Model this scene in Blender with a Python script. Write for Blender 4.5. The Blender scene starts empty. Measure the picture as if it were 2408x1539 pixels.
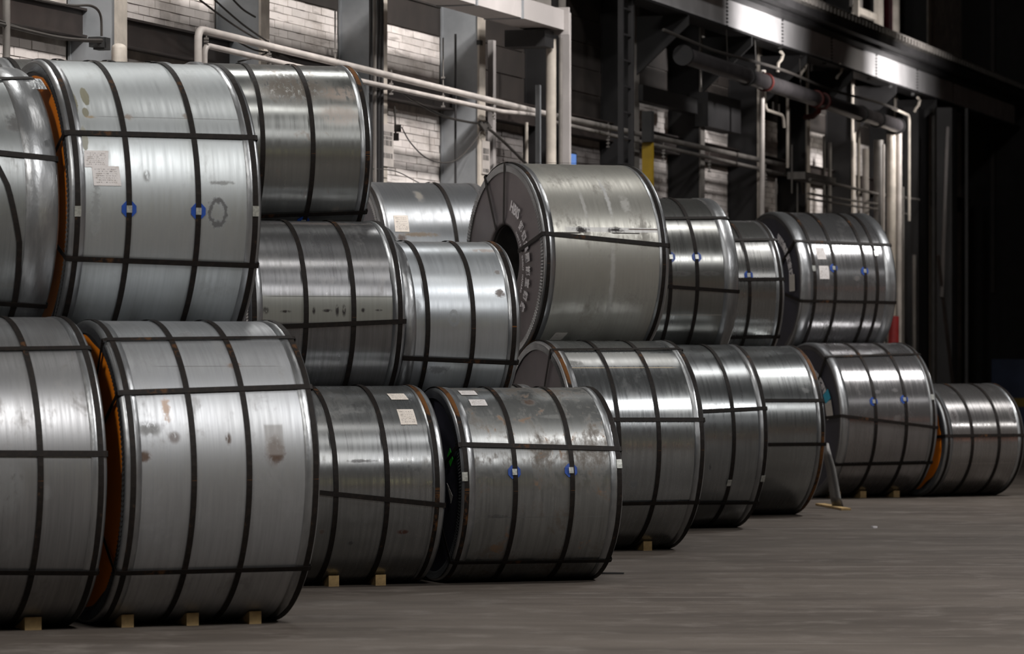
import bpy, math, random
from mathutils import Vector, Matrix
random.seed(7)
C = bpy.context.scene
COL = C.collection
# ------------------------------------------------------------------ camera
F, CX, YH, CAMH = 9000.0, 1204.0, 830.0, 1.62
cam_d = bpy.data.cameras.new('camera'); cam = bpy.data.objects.new('camera', cam_d); COL.objects.link(cam)
cam.location = (0, 0, CAMH); cam.rotation_euler = (math.pi/2, 0, 0)
cam_d.sensor_width = 36.0; cam_d.lens = 36.0*F/2408; cam_d.shift_y = (YH-769.5)/2408
cam_d.clip_end = 300
cam_d.dof.use_dof = True; cam_d.dof.focus_distance = 27.5; cam_d.dof.aperture_fstop = 4.0
C.camera = cam
C.view_settings.view_transform = 'Standard'; C.view_settings.look = 'None'
C.view_settings.gamma = 1; C.view_settings.use_curve_mapping = False
C.view_settings.exposure = -0.4
# ------------------------------------------------------------------ world: an almost dark hall
w = bpy.data.worlds.new('world'); C.world = w; w.use_nodes = True
w.node_tree.nodes['Background'].inputs[0].default_value = (0.75, 0.85, 1.0, 1)
w.node_tree.nodes['Background'].inputs[1].default_value = 0.006
# ------------------------------------------------------------------ wall frame (the long wall runs along U, V points into the hall)
UD = Vector((0.2919, 0.9565, 0)).normalized(); ND = Vector((UD.y, -UD.x, 0))
PX0 = Vector(((640-CX)/F*36, 36, 0))
VC = -(PX0.dot(ND))
def W(u, v, z): return PX0 + UD*u + ND*v + Vector((0, 0, z))
def wp(px, py, v):                 # where the line of sight through a pixel meets the vertical plane at distance v from the wall
    dx = (px-CX)/F
    Z = (v-VC)/(dx*ND.x+ND.y)
    P = Vector((dx*Z, Z, 0)) - PX0
    return P.dot(UD), CAMH-(py-YH)/F*Z
def area(name, loc, target, power, sx, sy, col=(1, .97, .92), spread=180):
    l = bpy.data.lights.new(name, 'AREA'); l.shape = 'RECTANGLE'; l.size = sx; l.size_y = sy
    l.energy = power; l.color = col; l.spread = math.radians(spread)
    o = bpy.data.objects.new(name, l); COL.objects.link(o); o.location = loc
    d = Vector(target)-Vector(loc); o.rotation_euler = d.to_track_quat('-Z', 'Y').to_euler(); return o
# high-bay lamps over the aisle (x, depth, height, power, length, width)
LAMPS = [(10.6, 15.6, 9.0, 560, 2.4, 1.0), (8.9, 25.4, 9.5, 1000, 1.8, .7), (8.2, 40.5, 9.6, 760, 2.2, .8), (19.0, 37.9, 7.6, 420, 2.0, .7), (2.0, 14.0, 9.6, 1250, 2.4, 1.2)]
for (x, y, z, p, a, b) in LAMPS: area('hall_lamp', (x, y, z), (x-1.5, y+.5, 0), p, a, b, (1, .98, .965), 135)
# lamps on the wall side of the aisle: they rake the wall and the column faces
def wlight(u, v, z, tu, tv, tz, p, a, b, col=(1, .965, .93), sp=150): area('side_light', W(u, v, z), W(tu, tv, tz), p, a, b, col, sp)
wlight(-11.5, 5.8, 10.0, -1, 0, 3, 150, .6, .45)
wlight(0.0, 5.4, 10.0, 6, 0, 3.5, 330, .5, .4)
wlight(wp(1775, 0, 1)[0], 3.4, 5.7, wp(1775, 0, 1)[0]+.4, 1, 5.9, 90, .3, .3, (1, .96, .94), 90)
wlight(wp(2085, 0, 1)[0]-.6, 3.6, 5.6, wp(2085, 0, 1)[0]+.3, 1, 5.6, 100, .3, .3, (1, .96, .94), 88)
wlight(wp(2000, 0, 1)[0], 4.5, 6.5, wp(2075, 0, 1)[0], .8, 3.0, 40, .4, .4, (1, .93, .85), 90)
area('side_light', (-1.3, 31.6, 8.8), (-1.4, 30.5, 0), 110, 1.2, .4, (1, .985, .96))
area('side_light', (-4.3, 26.2, 9.2), (-3.6, 24.5, 0), 260, 1.2, .4, (1, .985, .96))
wlight(-28, 24, 8.5, -28, 30, 2, 2200, 3, .6, (1, .97, .9), 170); wlight(8, 24, 8.5, 8, 30, 1.2, 1500, 3, .6, (1, .95, .9), 170)  # unseen lights added to brighten the coloured strips on the right wall
for (u_, p_) in ((-7.5, 75), (-2.5, 90), (2.2, 90), (6.0, 45)): wlight(u_, 4.5, 8.3, u_+1.8, 0, 3.5, p_, .35, .3, (1, .95, .92), 66)  # added narrow lights, aimed to brighten the brick and miss the coils
# lamp by the left end of the rows: it reaches the open ends
area('end_lamp', (-6.4, 14.0, 8.0), (-2.0, 24, 1.5), 480, 1.6, .8, (1, .97, .93))

# ------------------------------------------------------------------ helpers
def link(name, me, parent=None, mats=None):
    o = bpy.data.objects.new(name, me); COL.objects.link(o)
    if parent: o.parent = parent
    for m in (mats or []): me.materials.append(m)
    return o
def mesh(name, vs, fs, smooth=False, uvs=None):
    me = bpy.data.meshes.new(name); me.from_pydata([tuple(v) for v in vs], [], fs); me.update()
    if smooth: me.shade_smooth()
    if uvs:
        l = me.uv_layers.new(name='UVMap')
        for p in me.polygons:
            for li in p.loop_indices: l.data[li].uv = uvs[me.loops[li].vertex_index]
    return me
def empty(name, loc, rz=0):
    o = bpy.data.objects.new(name, None); COL.objects.link(o); o.location = loc; o.rotation_euler = (0, 0, rz)
    o.empty_display_size = .1; return o
def tag(o, label=None, cat=None, group=None, kind=None):
    if label: o['label'] = label
    if cat: o['category'] = cat
    if group: o['group'] = group
    if kind: o['kind'] = kind
    return o
class MB:
    def __init__(s): s.v = []; s.f = []
    def box(s, x0, x1, y0, y1, z0, z1, M=None):
        n = len(s.v); c = [Vector((x, y, z)) for z in (z0, z1) for y in (y0, y1) for x in (x0, x1)]
        s.v += [M @ p for p in c] if M else c
        s.f += [tuple(n+i for i in q) for q in ((0,2,3,1),(4,5,7,6),(0,1,5,4),(2,6,7,3),(0,4,6,2),(1,3,7,5))]
    def obox(s, a, b, w, h):        # bar from a to b with cross section w x h
        a = Vector(a); b = Vector(b); d = (b-a).normalized()
        up = Vector((0, 0, 1)) if abs(d.z) < .95 else Vector((1, 0, 0))
        x = d.cross(up).normalized()*w/2; y = x.cross(d).normalized()*h/2; n = len(s.v)
        for p in (a, b): s.v += [p-x-y, p+x-y, p+x+y, p-x+y]
        s.f += [tuple(n+i for i in q) for q in ((0,3,2,1),(4,5,6,7),(0,1,5,4),(1,2,6,5),(2,3,7,6),(3,0,4,7))]
    def tube(s, pts, r, seg=10, cap=True):
        pts = [Vector(p) for p in pts]; rings = []
        prev = None
        for i, p in enumerate(pts):
            d = (pts[min(i+1, len(pts)-1)]-pts[max(i-1, 0)]).normalized()
            if prev is None:
                up = Vector((0, 0, 1)) if abs(d.z) < .9 else Vector((1, 0, 0)); x = d.cross(up).normalized()
            else: x = (prev-d*prev.dot(d)).normalized()
            prev = x; y = d.cross(x); n = len(s.v); rr = r[i] if isinstance(r, (list, tuple)) else r
            for k in range(seg):
                a = 2*math.pi*k/seg; s.v.append(p+x*rr*math.cos(a)+y*rr*math.sin(a))
            rings.append(n)
        for a, b in zip(rings, rings[1:]):
            for k in range(seg): s.f.append((a+k, a+(k+1) % seg, b+(k+1) % seg, b+k))
        if cap:
            s.f.append(tuple(rings[0]+k for k in reversed(range(seg)))); s.f.append(tuple(rings[-1]+k for k in range(seg)))
    def build(s, name, mat, parent=None, smooth=False):
        me = mesh(name, s.v, s.f)
        if smooth:
            me.shade_smooth()
            try: me.set_sharp_from_angle(angle=math.radians(40))
            except Exception: pass
        return link(name, me, parent, [mat])

# ------------------------------------------------------------------ materials
class NT:
    def __init__(s, name):
        s.m = bpy.data.materials.new(name); s.m.use_nodes = True; s.t = s.m.node_tree
        s.b = s.t.nodes['Principled BSDF']
    def n(s, typ, **kw):
        o = s.t.nodes.new(typ)
        for k, v in kw.items():
            if k.startswith('i_'):
                key = k[2:]; key = int(key) if key.isdigit() else key.replace('_', ' ')
                o.inputs[key].default_value = v
            else: setattr(o, k, v)
        return o
    def l(s, a, b): s.t.links.new(a, b)
    def math(s, op, a, b=None, c=None, clamp=False):
        o = s.t.nodes.new('ShaderNodeMath'); o.operation = op; o.use_clamp = clamp
        for i, x in enumerate((a, b, c)):
            if x is None: continue
            if isinstance(x, (int, float)): o.inputs[i].default_value = x
            else: s.l(x, o.inputs[i])
        return o.outputs[0]
    def mix(s, fac, a, b):
        o = s.t.nodes.new('ShaderNodeMix'); o.data_type = 'RGBA'
        for sock, x in ((o.inputs[0], fac), (o.inputs[6], a), (o.inputs[7], b)):
            if isinstance(x, (int, float)): sock.default_value = x
            elif isinstance(x, tuple): sock.default_value = (*x[:3], 1)
            else: s.l(x, sock)
        return o.outputs[2]
    def ramp(s, x, lo, hi):          # smooth 0..1
        o = s.t.nodes.new('ShaderNodeMapRange'); o.interpolation_type = 'SMOOTHSTEP'
        o.inputs[1].default_value = lo; o.inputs[2].default_value = hi; s.l(x, o.inputs[0]); return o.outputs[0]
    def noise(s, vec, scale, detail=3, rough=.55, dist=0):
        o = s.t.nodes.new('ShaderNodeTexNoise'); o.inputs['Scale'].default_value = scale
        o.inputs['Detail'].default_value = detail; o.inputs['Roughness'].default_value = rough
        o.inputs['Distortion'].default_value = dist
        if vec is not None: s.l(vec, o.inputs['Vector'])
        return o.outputs[0]
    def mapping(s, vec, scale=(1, 1, 1), loc=(0, 0, 0), rot=(0, 0, 0)):
        o = s.t.nodes.new('ShaderNodeMapping'); s.l(vec, o.inputs[0])
        o.inputs[1].default_value = loc; o.inputs[2].default_value = rot; o.inputs[3].default_value = scale; return o.outputs[0]
    def bump(s, h, strength, dist=.01):
        o = s.t.nodes.new('ShaderNodeBump'); o.inputs['Strength'].default_value = strength; o.inputs['Distance'].default_value = dist
        s.l(h, o.inputs['Height']); s.l(o.outputs[0], s.b.inputs['Normal'])
def simple(name, col, rough=.6, metal=0, var=.25, scale=6, bump=.1):
    t = NT(name); tc = t.n('ShaderNodeTexCoord').outputs['Object']
    nz = t.noise(tc, scale, 5)
    f = t.ramp(nz, .35, .7)
    dk = tuple(c*(1-var) for c in col)
    t.l(t.mix(f, dk, col), t.b.inputs['Base Color'])
    t.b.inputs['Roughness'].default_value = rough; t.b.inputs['Metallic'].default_value = metal
    if bump: t.bump(t.noise(tc, scale*6, 3), bump, .005)
    return t.m
def emis(name, col, s):
    t = NT(name); t.b.inputs['Base Color'].default_value = (0, 0, 0, 1)
    t.b.inputs['Emission Color'].default_value = (*col, 1); t.b.inputs['Emission Strength'].default_value = s; return t.m

def wrap_mat(name, seed, rough=.34, tint=(.50, .52, .54), dirt=.35, metal=.85, marks=(), aniso=.82, streak=.5, rust=0.0, soft=False):
    """galvanised wrap sheet: UV = metres along the axis, metres round the girth"""
    t = NT(name); uv = t.n('ShaderNodeUVMap', uv_map='UVMap').outputs[0]
    off = (seed*3.17, seed*1.71, seed)
    brush = t.noise(t.mapping(uv, (42, 1.6, 1), off), 1.0, 4, .6)            # fine streaks round the girth
    broad = t.noise(t.mapping(uv, (1.6, .8, 1), off), 1.0, 4, .6)
    blot = t.noise(t.mapping(uv, (3.2, 2.2, 1), off), 1.4, 6, .65, .4)
    fine = t.noise(t.mapping(uv, (30, 16, 1), off), 1.0, 5, .7)
    metal = metal*.84 if metal < .84 else metal*.95; rough += .05 if metal < .84 else .03
    k_ = .60 if metal > .68 else .68; tint = (tint[0]*k_*.97, tint[1]*k_, tint[2]*k_*1.012)
    light = tuple(min(1, c*1.12) for c in tint); dark = tuple(c*.74 for c in tint)
    col = t.mix(t.math('MULTIPLY', t.ramp(brush, .3, .75), streak), light, dark)
    col = t.mix(t.math('MULTIPLY', t.ramp(broad, .4, .7), .45), col, tuple(c*.8 for c in (tint[0], tint[1]*.98, tint[2]*.93)))
    dm = t.math('MULTIPLY', t.ramp(t.math('ADD', t.math('MULTIPLY', blot, .7), t.math('MULTIPLY', fine, .3)), .54-dirt*.08, .68-dirt*.06), dirt)
    col = t.mix(dm, col, (.12, .105, .09))
    rmask = dm
    if rust:
        rm = t.math('MULTIPLY', t.ramp(t.noise(t.mapping(uv, (5, 3.5, 1), (seed*5, 2, 1)), 1.3, 6, .7, .6), .57, .68), rust)
        col = t.mix(rm, col, (.20, .13, .085)); rmask = t.math('MAXIMUM', rmask, rm)
    sx = t.n('ShaderNodeSeparateXYZ'); t.l(uv, sx.inputs[0])
    wob = t.math('MULTIPLY_ADD', t.noise(uv, 26, 5, .7), 1.0, -.5)
    for (kind, u0, v0, ru, rv, c, a) in marks:
        du = t.math('DIVIDE', t.math('SUBTRACT', sx.outputs[0], u0), ru)
        dv = t.math('DIVIDE', t.math('SUBTRACT', sx.outputs[1], v0), rv)
        if kind == 'line':
            d = t.math('MAXIMUM', t.math('ABSOLUTE', du), t.math('ABSOLUTE', dv)); m = t.math('SUBTRACT', 1, t.ramp(d, .8, 1.0))
        else:
            d = t.math('POWER', t.math('ADD', t.math('MULTIPLY', du, du), t.math('MULTIPLY', dv, dv)), .5)
            if kind == 'oil': m = t.math('SUBTRACT', 1, t.ramp(t.math('ADD', d, t.math('MULTIPLY', wob, .5)), .84, .98))
            elif kind == 'ring':
                m = t.math('SUBTRACT', 1, t.ramp(t.math('ABSOLUTE', t.math('SUBTRACT', t.math('ADD', d, wob), .75)), .08, .3))
            elif kind == 'spot':
                m = t.math('MULTIPLY', t.math('SUBTRACT', 1, t.ramp(d, .3, 1.0)), t.ramp(fine, .36, .50))
            else: m = t.math('SUBTRACT', 1, t.ramp(t.math('ADD', d, t.math('MULTIPLY', wob, 2.2)), .3, 1.0))
        m = t.math('MULTIPLY', m, a, clamp=True); col = t.mix(m, col, c); rmask = t.math('MAXIMUM', rmask, m)
    t.l(col, t.b.inputs['Base Color'])
    r = t.math('ADD', t.math('MULTIPLY_ADD', t.ramp(brush, .2, .8), .12, rough-.06), t.math('MULTIPLY', rmask, .3))
    r = t.math('ADD', r, t.math('MULTIPLY_ADD', broad, .16, -.08), clamp=True)
    t.l(r, t.b.inputs['Roughness'])
    t.l(t.math('MULTIPLY_ADD', rmask, -.7*metal, metal), t.b.inputs['Metallic'])
    t.b.inputs['Anisotropic'].default_value = aniso if metal > .8 and k_ < .65 and not soft else .5
    tg = t.n('ShaderNodeTangent', direction_type='UV_MAP', uv_map='UVMap'); t.l(tg.outputs[0], t.b.inputs['Tangent'])
    h = t.math('ADD', t.math('MULTIPLY', brush, .5), t.math('MULTIPLY', t.noise(t.mapping(uv, (7, 1.2, 1), off), 1, 2), .7))
    t.bump(h, .13, .003)
    return t.m
def band_mat(name, seed, tint=(.36, .37, .38)):
    t = NT(name); uv = t.n('ShaderNodeUVMap', uv_map='UVMap').outputs[0]
    nz = t.noise(t.mapping(uv, (14, 2.5, 1), (seed, seed*2, 0)), 1.0, 5, .6)
    t.l(t.mix(t.ramp(nz, .3, .75), tint, tuple(c*.6 for c in tint)), t.b.inputs['Base Color'])
    t.b.inputs['Metallic'].default_value = .9
    t.l(t.math('MULTIPLY_ADD', nz, .25, .25), t.b.inputs['Roughness'])
    t.bump(t.noise(t.mapping(uv, (9, 3, 1), (seed, 0, 0)), 1.3, 4), .5, .012)
    return t.m
def strap_mat(name, seed, amt):
    t = NT(name); uv = t.n('ShaderNodeUVMap', uv_map='UVMap').outputs[0]
    a = t.noise(t.mapping(uv, (3, 1.1, 1), (seed*7.3, seed*3.1, 0)), 1.0, 4, .6)
    b = t.noise(t.mapping(uv, (30, 22, 1), (seed, 0, 0)), 1.0, 4, .7)
    f = t.ramp(t.math('ADD', a, t.math('MULTIPLY_ADD', b, .35, -.17)), .66-amt*.2, .76-amt*.14)
    col = t.mix(f, (.009, .0072, .0064), (.125, .050, .012))
    col = t.mix(t.math('MULTIPLY', t.ramp(b, .45, .7), .35), col, (.030, .021, .016))
    t.l(col, t.b.inputs['Base Color'])
    t.l(t.math('MULTIPLY_ADD', f, .2, .55), t.b.inputs['Roughness'])
    t.b.inputs['Specular IOR Level'].default_value = .15; t.bump(b, .2, .002)
    return t.m
def paper_mat(name, seed, base=(.62, .58, .54)):
    t = NT(name); uv = t.n('ShaderNodeUVMap', uv_map='UVMap').outputs[0]
    sx = t.n('ShaderNodeSeparateXYZ'); t.l(uv, sx.inputs[0])
    rows = t.math('FRACT', t.math('MULTIPLY', sx.outputs[1], 9.0))
    inrow = t.math('LESS_THAN', t.math('ABSOLUTE', t.math('SUBTRACT', rows, .5)), .2)
    ch = t.ramp(t.noise(t.mapping(uv, (16, 9, 1), (seed, seed, 0)), 1.5, 2), .5, .56)
    edge = t.math('MULTIPLY', t.math('LESS_THAN', t.math('ABSOLUTE', t.math('SUBTRACT', sx.outputs[0], .5)), .4),
                  t.math('LESS_THAN', t.math('ABSOLUTE', t.math('SUBTRACT', sx.outputs[1], .5)), .42))
    m = t.math('MULTIPLY', t.math('MULTIPLY', inrow, ch), edge)
    dirt = t.ramp(t.noise(t.mapping(uv, (2, 2, 1), (seed*2, 1, 0)), 1.5, 5), .5, .75)
    col = t.mix(t.math('MULTIPLY', dirt, .5), base, (.33, .27, .21))
    col = t.mix(t.math('MULTIPLY', m, .8), col, (.07, .06, .06))
    t.l(col, t.b.inputs['Base Color']); t.b.inputs['Roughness'].default_value = .6
    return t.m
M = {}
M['cover_black'] = simple('cover_black', (.030, .029, .042), .5, .1, .3, 3)
M['cover_violet'] = simple('cover_violet', (.105, .090, .095), .45, .3, .25, 2.5)
M['cover_ring'] = simple('cover_ring', (.075, .072, .075), .5, .4, .3, 6)
M['cover_ring_light'] = simple('cover_ring_light', (.26, .25, .235), .45, .6, .25, 5)
M['cover_orange'] = simple('cover_orange', (.95, .26, .01), .5, 0, .15, 2.5)
M['core'] = simple('core_steel', (.16, .155, .15), .4, .8)
M['blue'] = simple('blue_plastic', (.008, .055, .30), .4, 0, .2)
M['seal'] = simple('zinc_seal', (.52, .53, .50), .35, .7, .35, 60)
M['wood'] = simple('raw_timber', (.40, .27, .115), .75, 0, .4, 14)
M['white_print'] = simple('white_print', (.62, .60, .62), .6, 0, .2, 10)
M['green_paper'] = simple('green_paper', (.03, .55, .03), .6, 0, .2)
M['cyan_paper'] = simple('cyan_paper', (.03, .34, .5), .6, 0, .2)
M['black_rubber'] = simple('black_rubber', (.02, .02, .02), .6)
STRAPS = [strap_mat('strap_steel_%d' % i, i+1, a) for i, a in enumerate((0, .25, .5, .75, 1.0))]
BANDS = [band_mat('edge_band_%d' % i, i*3.3) for i in range(4)]
PAPERS = [paper_mat('paper_%d' % i, i*4.7+1, b) for i, b in enumerate(((.66, .60, .54), (.60, .57, .56), (.42, .40, .37)))]

# ------------------------------------------------------------------ coils
def proj(P): return CX+P.x/P.y*F, YH-(P.z-CAMH)/P.y*F
class Row:
    """a line of coils on the floor: a point of it, its direction"""
    def __init__(s, P, psi): s.P = Vector((P[0], P[1], 0)); s.psi = psi; s.ax = Vector((math.cos(psi), math.sin(psi), 0)); s.back = Vector((-math.sin(psi), math.cos(psi), 0))
    def shift(s, d): return Row(s.P+s.back*d, s.psi)
class Coil:
    def __init__(s, psi, R, W_, Pr, zc):      # Pr: centre of the right-hand end
        s.psi = psi; s.R = R; s.W = W_; s.ax = Vector((math.cos(psi), math.sin(psi), 0)); s.bk = Vector((-math.sin(psi), math.cos(psi), 0))
        s.Pr = Vector((Pr[0], Pr[1], zc)); s.P0 = s.Pr-s.ax*W_; s.zc = zc
        s.k = 0
    def world(s, a, th, r=None):
        r = s.R if r is None else r
        return s.P0+s.ax*a-s.bk*(r*math.cos(th))+Vector((0, 0, r*math.sin(th)))
    def loc(s, a, th, r=None):
        r = s.R if r is None else r
        return Vector((a-s.W/2, -r*math.cos(th), s.R+r*math.sin(th)))
    def hit(s, px, py):
        o = Vector((0, 0, CAMH)); d = Vector(((px-CX)/F, 1, -(py-YH)/F))
        oc = o-s.P0; da = d.dot(s.ax); oa = oc.dot(s.ax); dp = d-s.ax*da; op = oc-s.ax*oa
        A = dp.dot(dp); B = 2*dp.dot(op); Cc = op.dot(op)-s.R**2; D = B*B-4*A*Cc
        if D < 0: tt = -B/(2*A)
        else: tt = (-B-math.sqrt(D))/(2*A)
        q = op+dp*tt; return oa+da*tt, math.atan2(q.z, -q.dot(s.bk))
def ext_px(P, ax, bk, R):       # right-most picture column of a rim circle centred at P
    return max(proj(P-bk*(R*math.cos(t))+Vector((0, 0, R*math.sin(t))))[0] for t in [i*math.pi/60-math.pi/2 for i in range(61)])
def on_row(row, ext, R, zc, psi=None):
    psi = row.psi if psi is None else psi
    bk = Vector((-math.sin(psi), math.cos(psi), 0))
    lo, hi = -12.0, 30.0
    for _ in range(50):
        m = (lo+hi)/2; P = row.P+row.ax*m; P = Vector((P.x, P.y, zc))
        if ext_px(P, None, bk, R) < ext: lo = m
        else: hi = m
    return row.P+row.ax*m
def floor_coil(psi_deg, ext, ext_left, top, bottom):
    psi = math.radians(psi_deg); Z = F*CAMH/(bottom-YH); R = (bottom-top)/2/F*Z*1.001
    bk = Vector((-math.sin(psi), math.cos(psi), 0)); lo, hi = -20.0, 30.0
    for _ in range(50):
        m = (lo+hi)/2
        if ext_px(Vector((m, Z, R)), None, bk, R) < ext: lo = m
        else: hi = m
    return finish(psi, R, Vector((m, Z, R)), ext_left)
def finish(psi, R, P, ext_left):
    bk = Vector((-math.sin(psi), math.cos(psi), 0)); ax = Vector((math.cos(psi), math.sin(psi), 0)); lo, hi = .2, 4.0
    if ext_left < 0 and ext_left > -10: Wd = -ext_left
    else:
        for _ in range(50):
            m = (lo+hi)/2
            if ext_px(P-ax*m, None, bk, R) > ext_left: lo = m
            else: hi = m
        Wd = m
    return Coil(psi, R, Wd, P, P.z)
def nest_coil(row, d, Rb, zb, ext, ext_left, top, psi_deg=None):
    """sits in the valley of two coils of radius Rb whose centres are 2 Rb apart at height zb; its own radius follows from its top"""
    r2 = row.shift(d); psi = row.psi if psi_deg is None else math.radians(psi_deg)
    lo, hi = .3, 1.4
    for _ in range(40):
        R = (lo+hi)/2; zc = zb+math.sqrt(max((Rb+R+.028)**2-Rb**2, 0)); P = on_row(r2, ext, R, zc, psi)
        Y = P.y; py = YH-(zc+R*1.001-CAMH)/Y*F
        if py < top: hi = R
        else: lo = R
    return finish(psi, R, Vector((P.x, P.y, zc)), ext_left)

def grid_cyl(c, a0, a1, na, th0, th1, nt, rfun, name, mat, parent):
    vs, fs, uv = [], [], []
    for j in range(nt+1):
        th = th0+(th1-th0)*j/nt
        for i in range(na+1):
            a = a0+(a1-a0)*i/na; vs.append(c.loc(a, th, rfun(a, th))); uv.append((a, th*c.R))
    for j in range(nt):
        for i in range(na):
            n = j*(na+1)+i; fs.append((n, n+1, n+na+2, n+na+1))
    return link(name, mesh(name, vs, fs, True, uv), parent, [mat])
def lathe(c, prof, nt, name, mat, parent, right=False, wob=None, smooth=True):
    """prof: list of (distance outward from the end face [negative = inward], radius)"""
    vs, fs, uv = [], [], []; n = len(prof)
    for j in range(nt+1):
        th = 2*math.pi*j/nt-math.pi
        for i, (x, r) in enumerate(prof):
            if wob: x, r = wob(x, r, th, j, i)
            a = (c.W+x) if right else -x
            vs.append(c.loc(a, th, r)); uv.append((x+r, th*c.R))
    for j in range(nt):
        for i in range(n-1):
            q = (j*n+i, j*n+i+1, (j+1)*n+i+1, (j+1)*n+i); fs.append(q if right else q[::-1])
    return link(name, mesh(name, vs, fs, smooth, uv), parent, [mat])
def ribbon(pts, nrm, side, w, th, name, mat, parent, closed=False):
    vs, fs, uv = [], [], []; L = 0
    for i, (p, n, s) in enumerate(zip(pts, nrm, side)):
        if i: L += (p-pts[i-1]).length
        for (k, h) in ((-1, 0), (-1, 1), (1, 1), (1, 0)):
            vs.append(p+s*(k*w/2)+n*(h*th)); uv.append((k*w/2, L))
    m = len(pts)
    for i in range(m if closed else m-1):
        a = i*4; b = ((i+1) % m)*4
        for k in range(4): fs.append((a+k, a+(k+1) % 4, b+(k+1) % 4, b+k))
    if not closed: fs += [(3, 2, 1, 0), tuple((m-1)*4+k for k in range(4))]
    return link(name, mesh(name, vs, fs, False, uv), parent, [mat])
def girth_strap(c, a, parent, mat, w=.034, tilt=(0, 0), bulge=.0078, nt=96):
    pts, nr, sd = [], [], []
    for j in range(nt):
        th = 2*math.pi*j/nt
        aa = a; dg = (math.degrees(th)+180) % 360-180
        if len(tilt) > 2:
            for (d0, s0), (d1, s1) in zip(tilt, tilt[1:]):
                if d0 <= dg <= d1: aa = a+s0+(s1-s0)*(dg-d0)/(d1-d0)
        p = c.loc(aa, th, c.R+bulge); q = c.loc(aa, th, c.R+bulge+1); pts.append(p); nr.append((q-p)); sd.append(Vector((1, 0, 0)))
    return ribbon(pts, nr, sd, w, .0016, 'girth_strap', mat, parent, True)
def long_strap(c, thL, thR, parent, mat, w=.034, rb=.3, aL=0, aR=None, faces=True, name='long_strap', faceL=.02):
    aR = c.W if aR is None else aR; pts, nr, sd = [], [], []
    def tang(th): return Vector((0, math.sin(th), math.cos(th)))
    def rad(th): return Vector((0, -math.cos(th), math.sin(th)))
    X = Vector((1, 0, 0))
    if faces:
        for k in range(4):
            r = rb+.002+(c.R+.006-rb)*k/3; pts.append(c.loc(-faceL, thL, r)); nr.append(-X); sd.append(tang(thL))
    pts.append(c.loc(aL-.012 if faces else aL, thL, c.R+.006)); nr.append((rad(thL)-X*(1 if faces else 0)).normalized()); sd.append(tang(thL))
    for k in range(9):
        f = k/8; th = thL+(thR-thL)*f; pts.append(c.loc(aL+.006+(aR-aL-.012)*f, th, c.R+.0105)); nr.append(rad(th)); sd.append(tang(th))
    if faces:
        pts.append(c.loc(aR+.012, thR, c.R+.006)); nr.append((rad(thR)+X).normalized()); sd.append(tang(thR))
        for k in range(4):
            r = rb+.002+(c.R+.006-rb)*(3-k)/3; pts.append(c.loc(aR+.012, thR, r)); nr.append(X); sd.append(tang(thR))
    return ribbon(pts, nr, sd, w, .0016, name, mat, parent)
def patch(c, a, th, w, h, name, mat, parent, lift=.006, shape=None, skew=0, thick=.0015, n=6, r0=0):
    """a piece lying on the barrel, centre (a, th); shape: outline as (x, y) pairs in units of half width/height"""
    vs, fs, uv = [], [], []
    if shape:
        for hh in (0, 1):
            for (x, y) in shape: vs.append(c.loc(a+x*w/2, th+(y*h/2)/c.R, c.R+lift+thick*hh)); uv.append((.5+x/2, .5+y/2))
        m = len(shape); fs = [tuple(range(m, 2*m)), tuple(reversed(range(m)))]+[(i, (i+1) % m, m+(i+1) % m, m+i) for i in range(m)]
        return link(name, mesh(name, vs, fs, False, uv), parent, [mat])
    for j in range(n+1):
        for x in (0, 1):
            for hh in (0, 1):
                y = j/n; vs.append(c.loc(a+(x-.5)*w+skew*(y-.5), th+((y-.5)*h)/c.R, c.R+lift+thick*hh)); uv.append((x, y))
    for j in range(n):
        b = j*4; d = b+4
        fs += [(b+1, b+3, d+3, d+1), (b+2, b, d, d+2), (b, b+1, d+1, d), (b+3, b+2, d+2, d+3)]
    fs += [(0, 2, 3, 1), (n*4+1, n*4+3, n*4+2, n*4)]
    return link(name, mesh(name, vs, fs, False, uv), parent, [mat])
OCT = [(math.cos(math.pi/8+k*math.pi/4), math.sin(math.pi/8+k*math.pi/4)) for k in range(8)]
def text_mesh(s, size, bold=.0):
    cu = bpy.data.curves.new('txt', 'FONT'); cu.body = s; cu.size = size; cu.align_x = 'CENTER'; cu.align_y = 'CENTER'; cu.offset = bold; cu.extrude = .0008
    cu.resolution_u = 2
    o = bpy.data.objects.new('txt', cu); COL.objects.link(o); bpy.context.view_layer.update()
    me = bpy.data.meshes.new_from_object(o.evaluated_get(bpy.context.evaluated_depsgraph_get()))
    vs = [v.co.copy() for v in me.vertices]; fs = [tuple(p.vertices) for p in me.polygons]
    bpy.data.objects.remove(o); bpy.data.meshes.remove(me); return vs, fs
def face_text(c, items, parent, mat, x=.019, dz=0):
    """items: (string, r, theta, size, bold, squeeze): glyphs standing on an arc of the left-hand end, tops outward"""
    V, Fc = [], []
    for (s, r, th, size, bold, sq) in items:
        vs, fs = text_mesh(s, size, bold); n = len(V)
        # left face is looked at along +axis: picture-right = -Y(local) = near side
        er = Vector((0, -math.cos(th), math.sin(th))); et = Vector((0, -math.sin(th), -math.cos(th)))
        o = Vector((-c.W/2-x, 0, c.R+dz))+er*r
        V += [o+et*(v.x*sq)+er*v.y+Vector((-v.z, 0, 0)) for v in vs]; Fc += [tuple(n+i for i in f) for f in fs]
    return link('lettering', mesh('lettering', V, Fc), parent, [mat])
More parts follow.
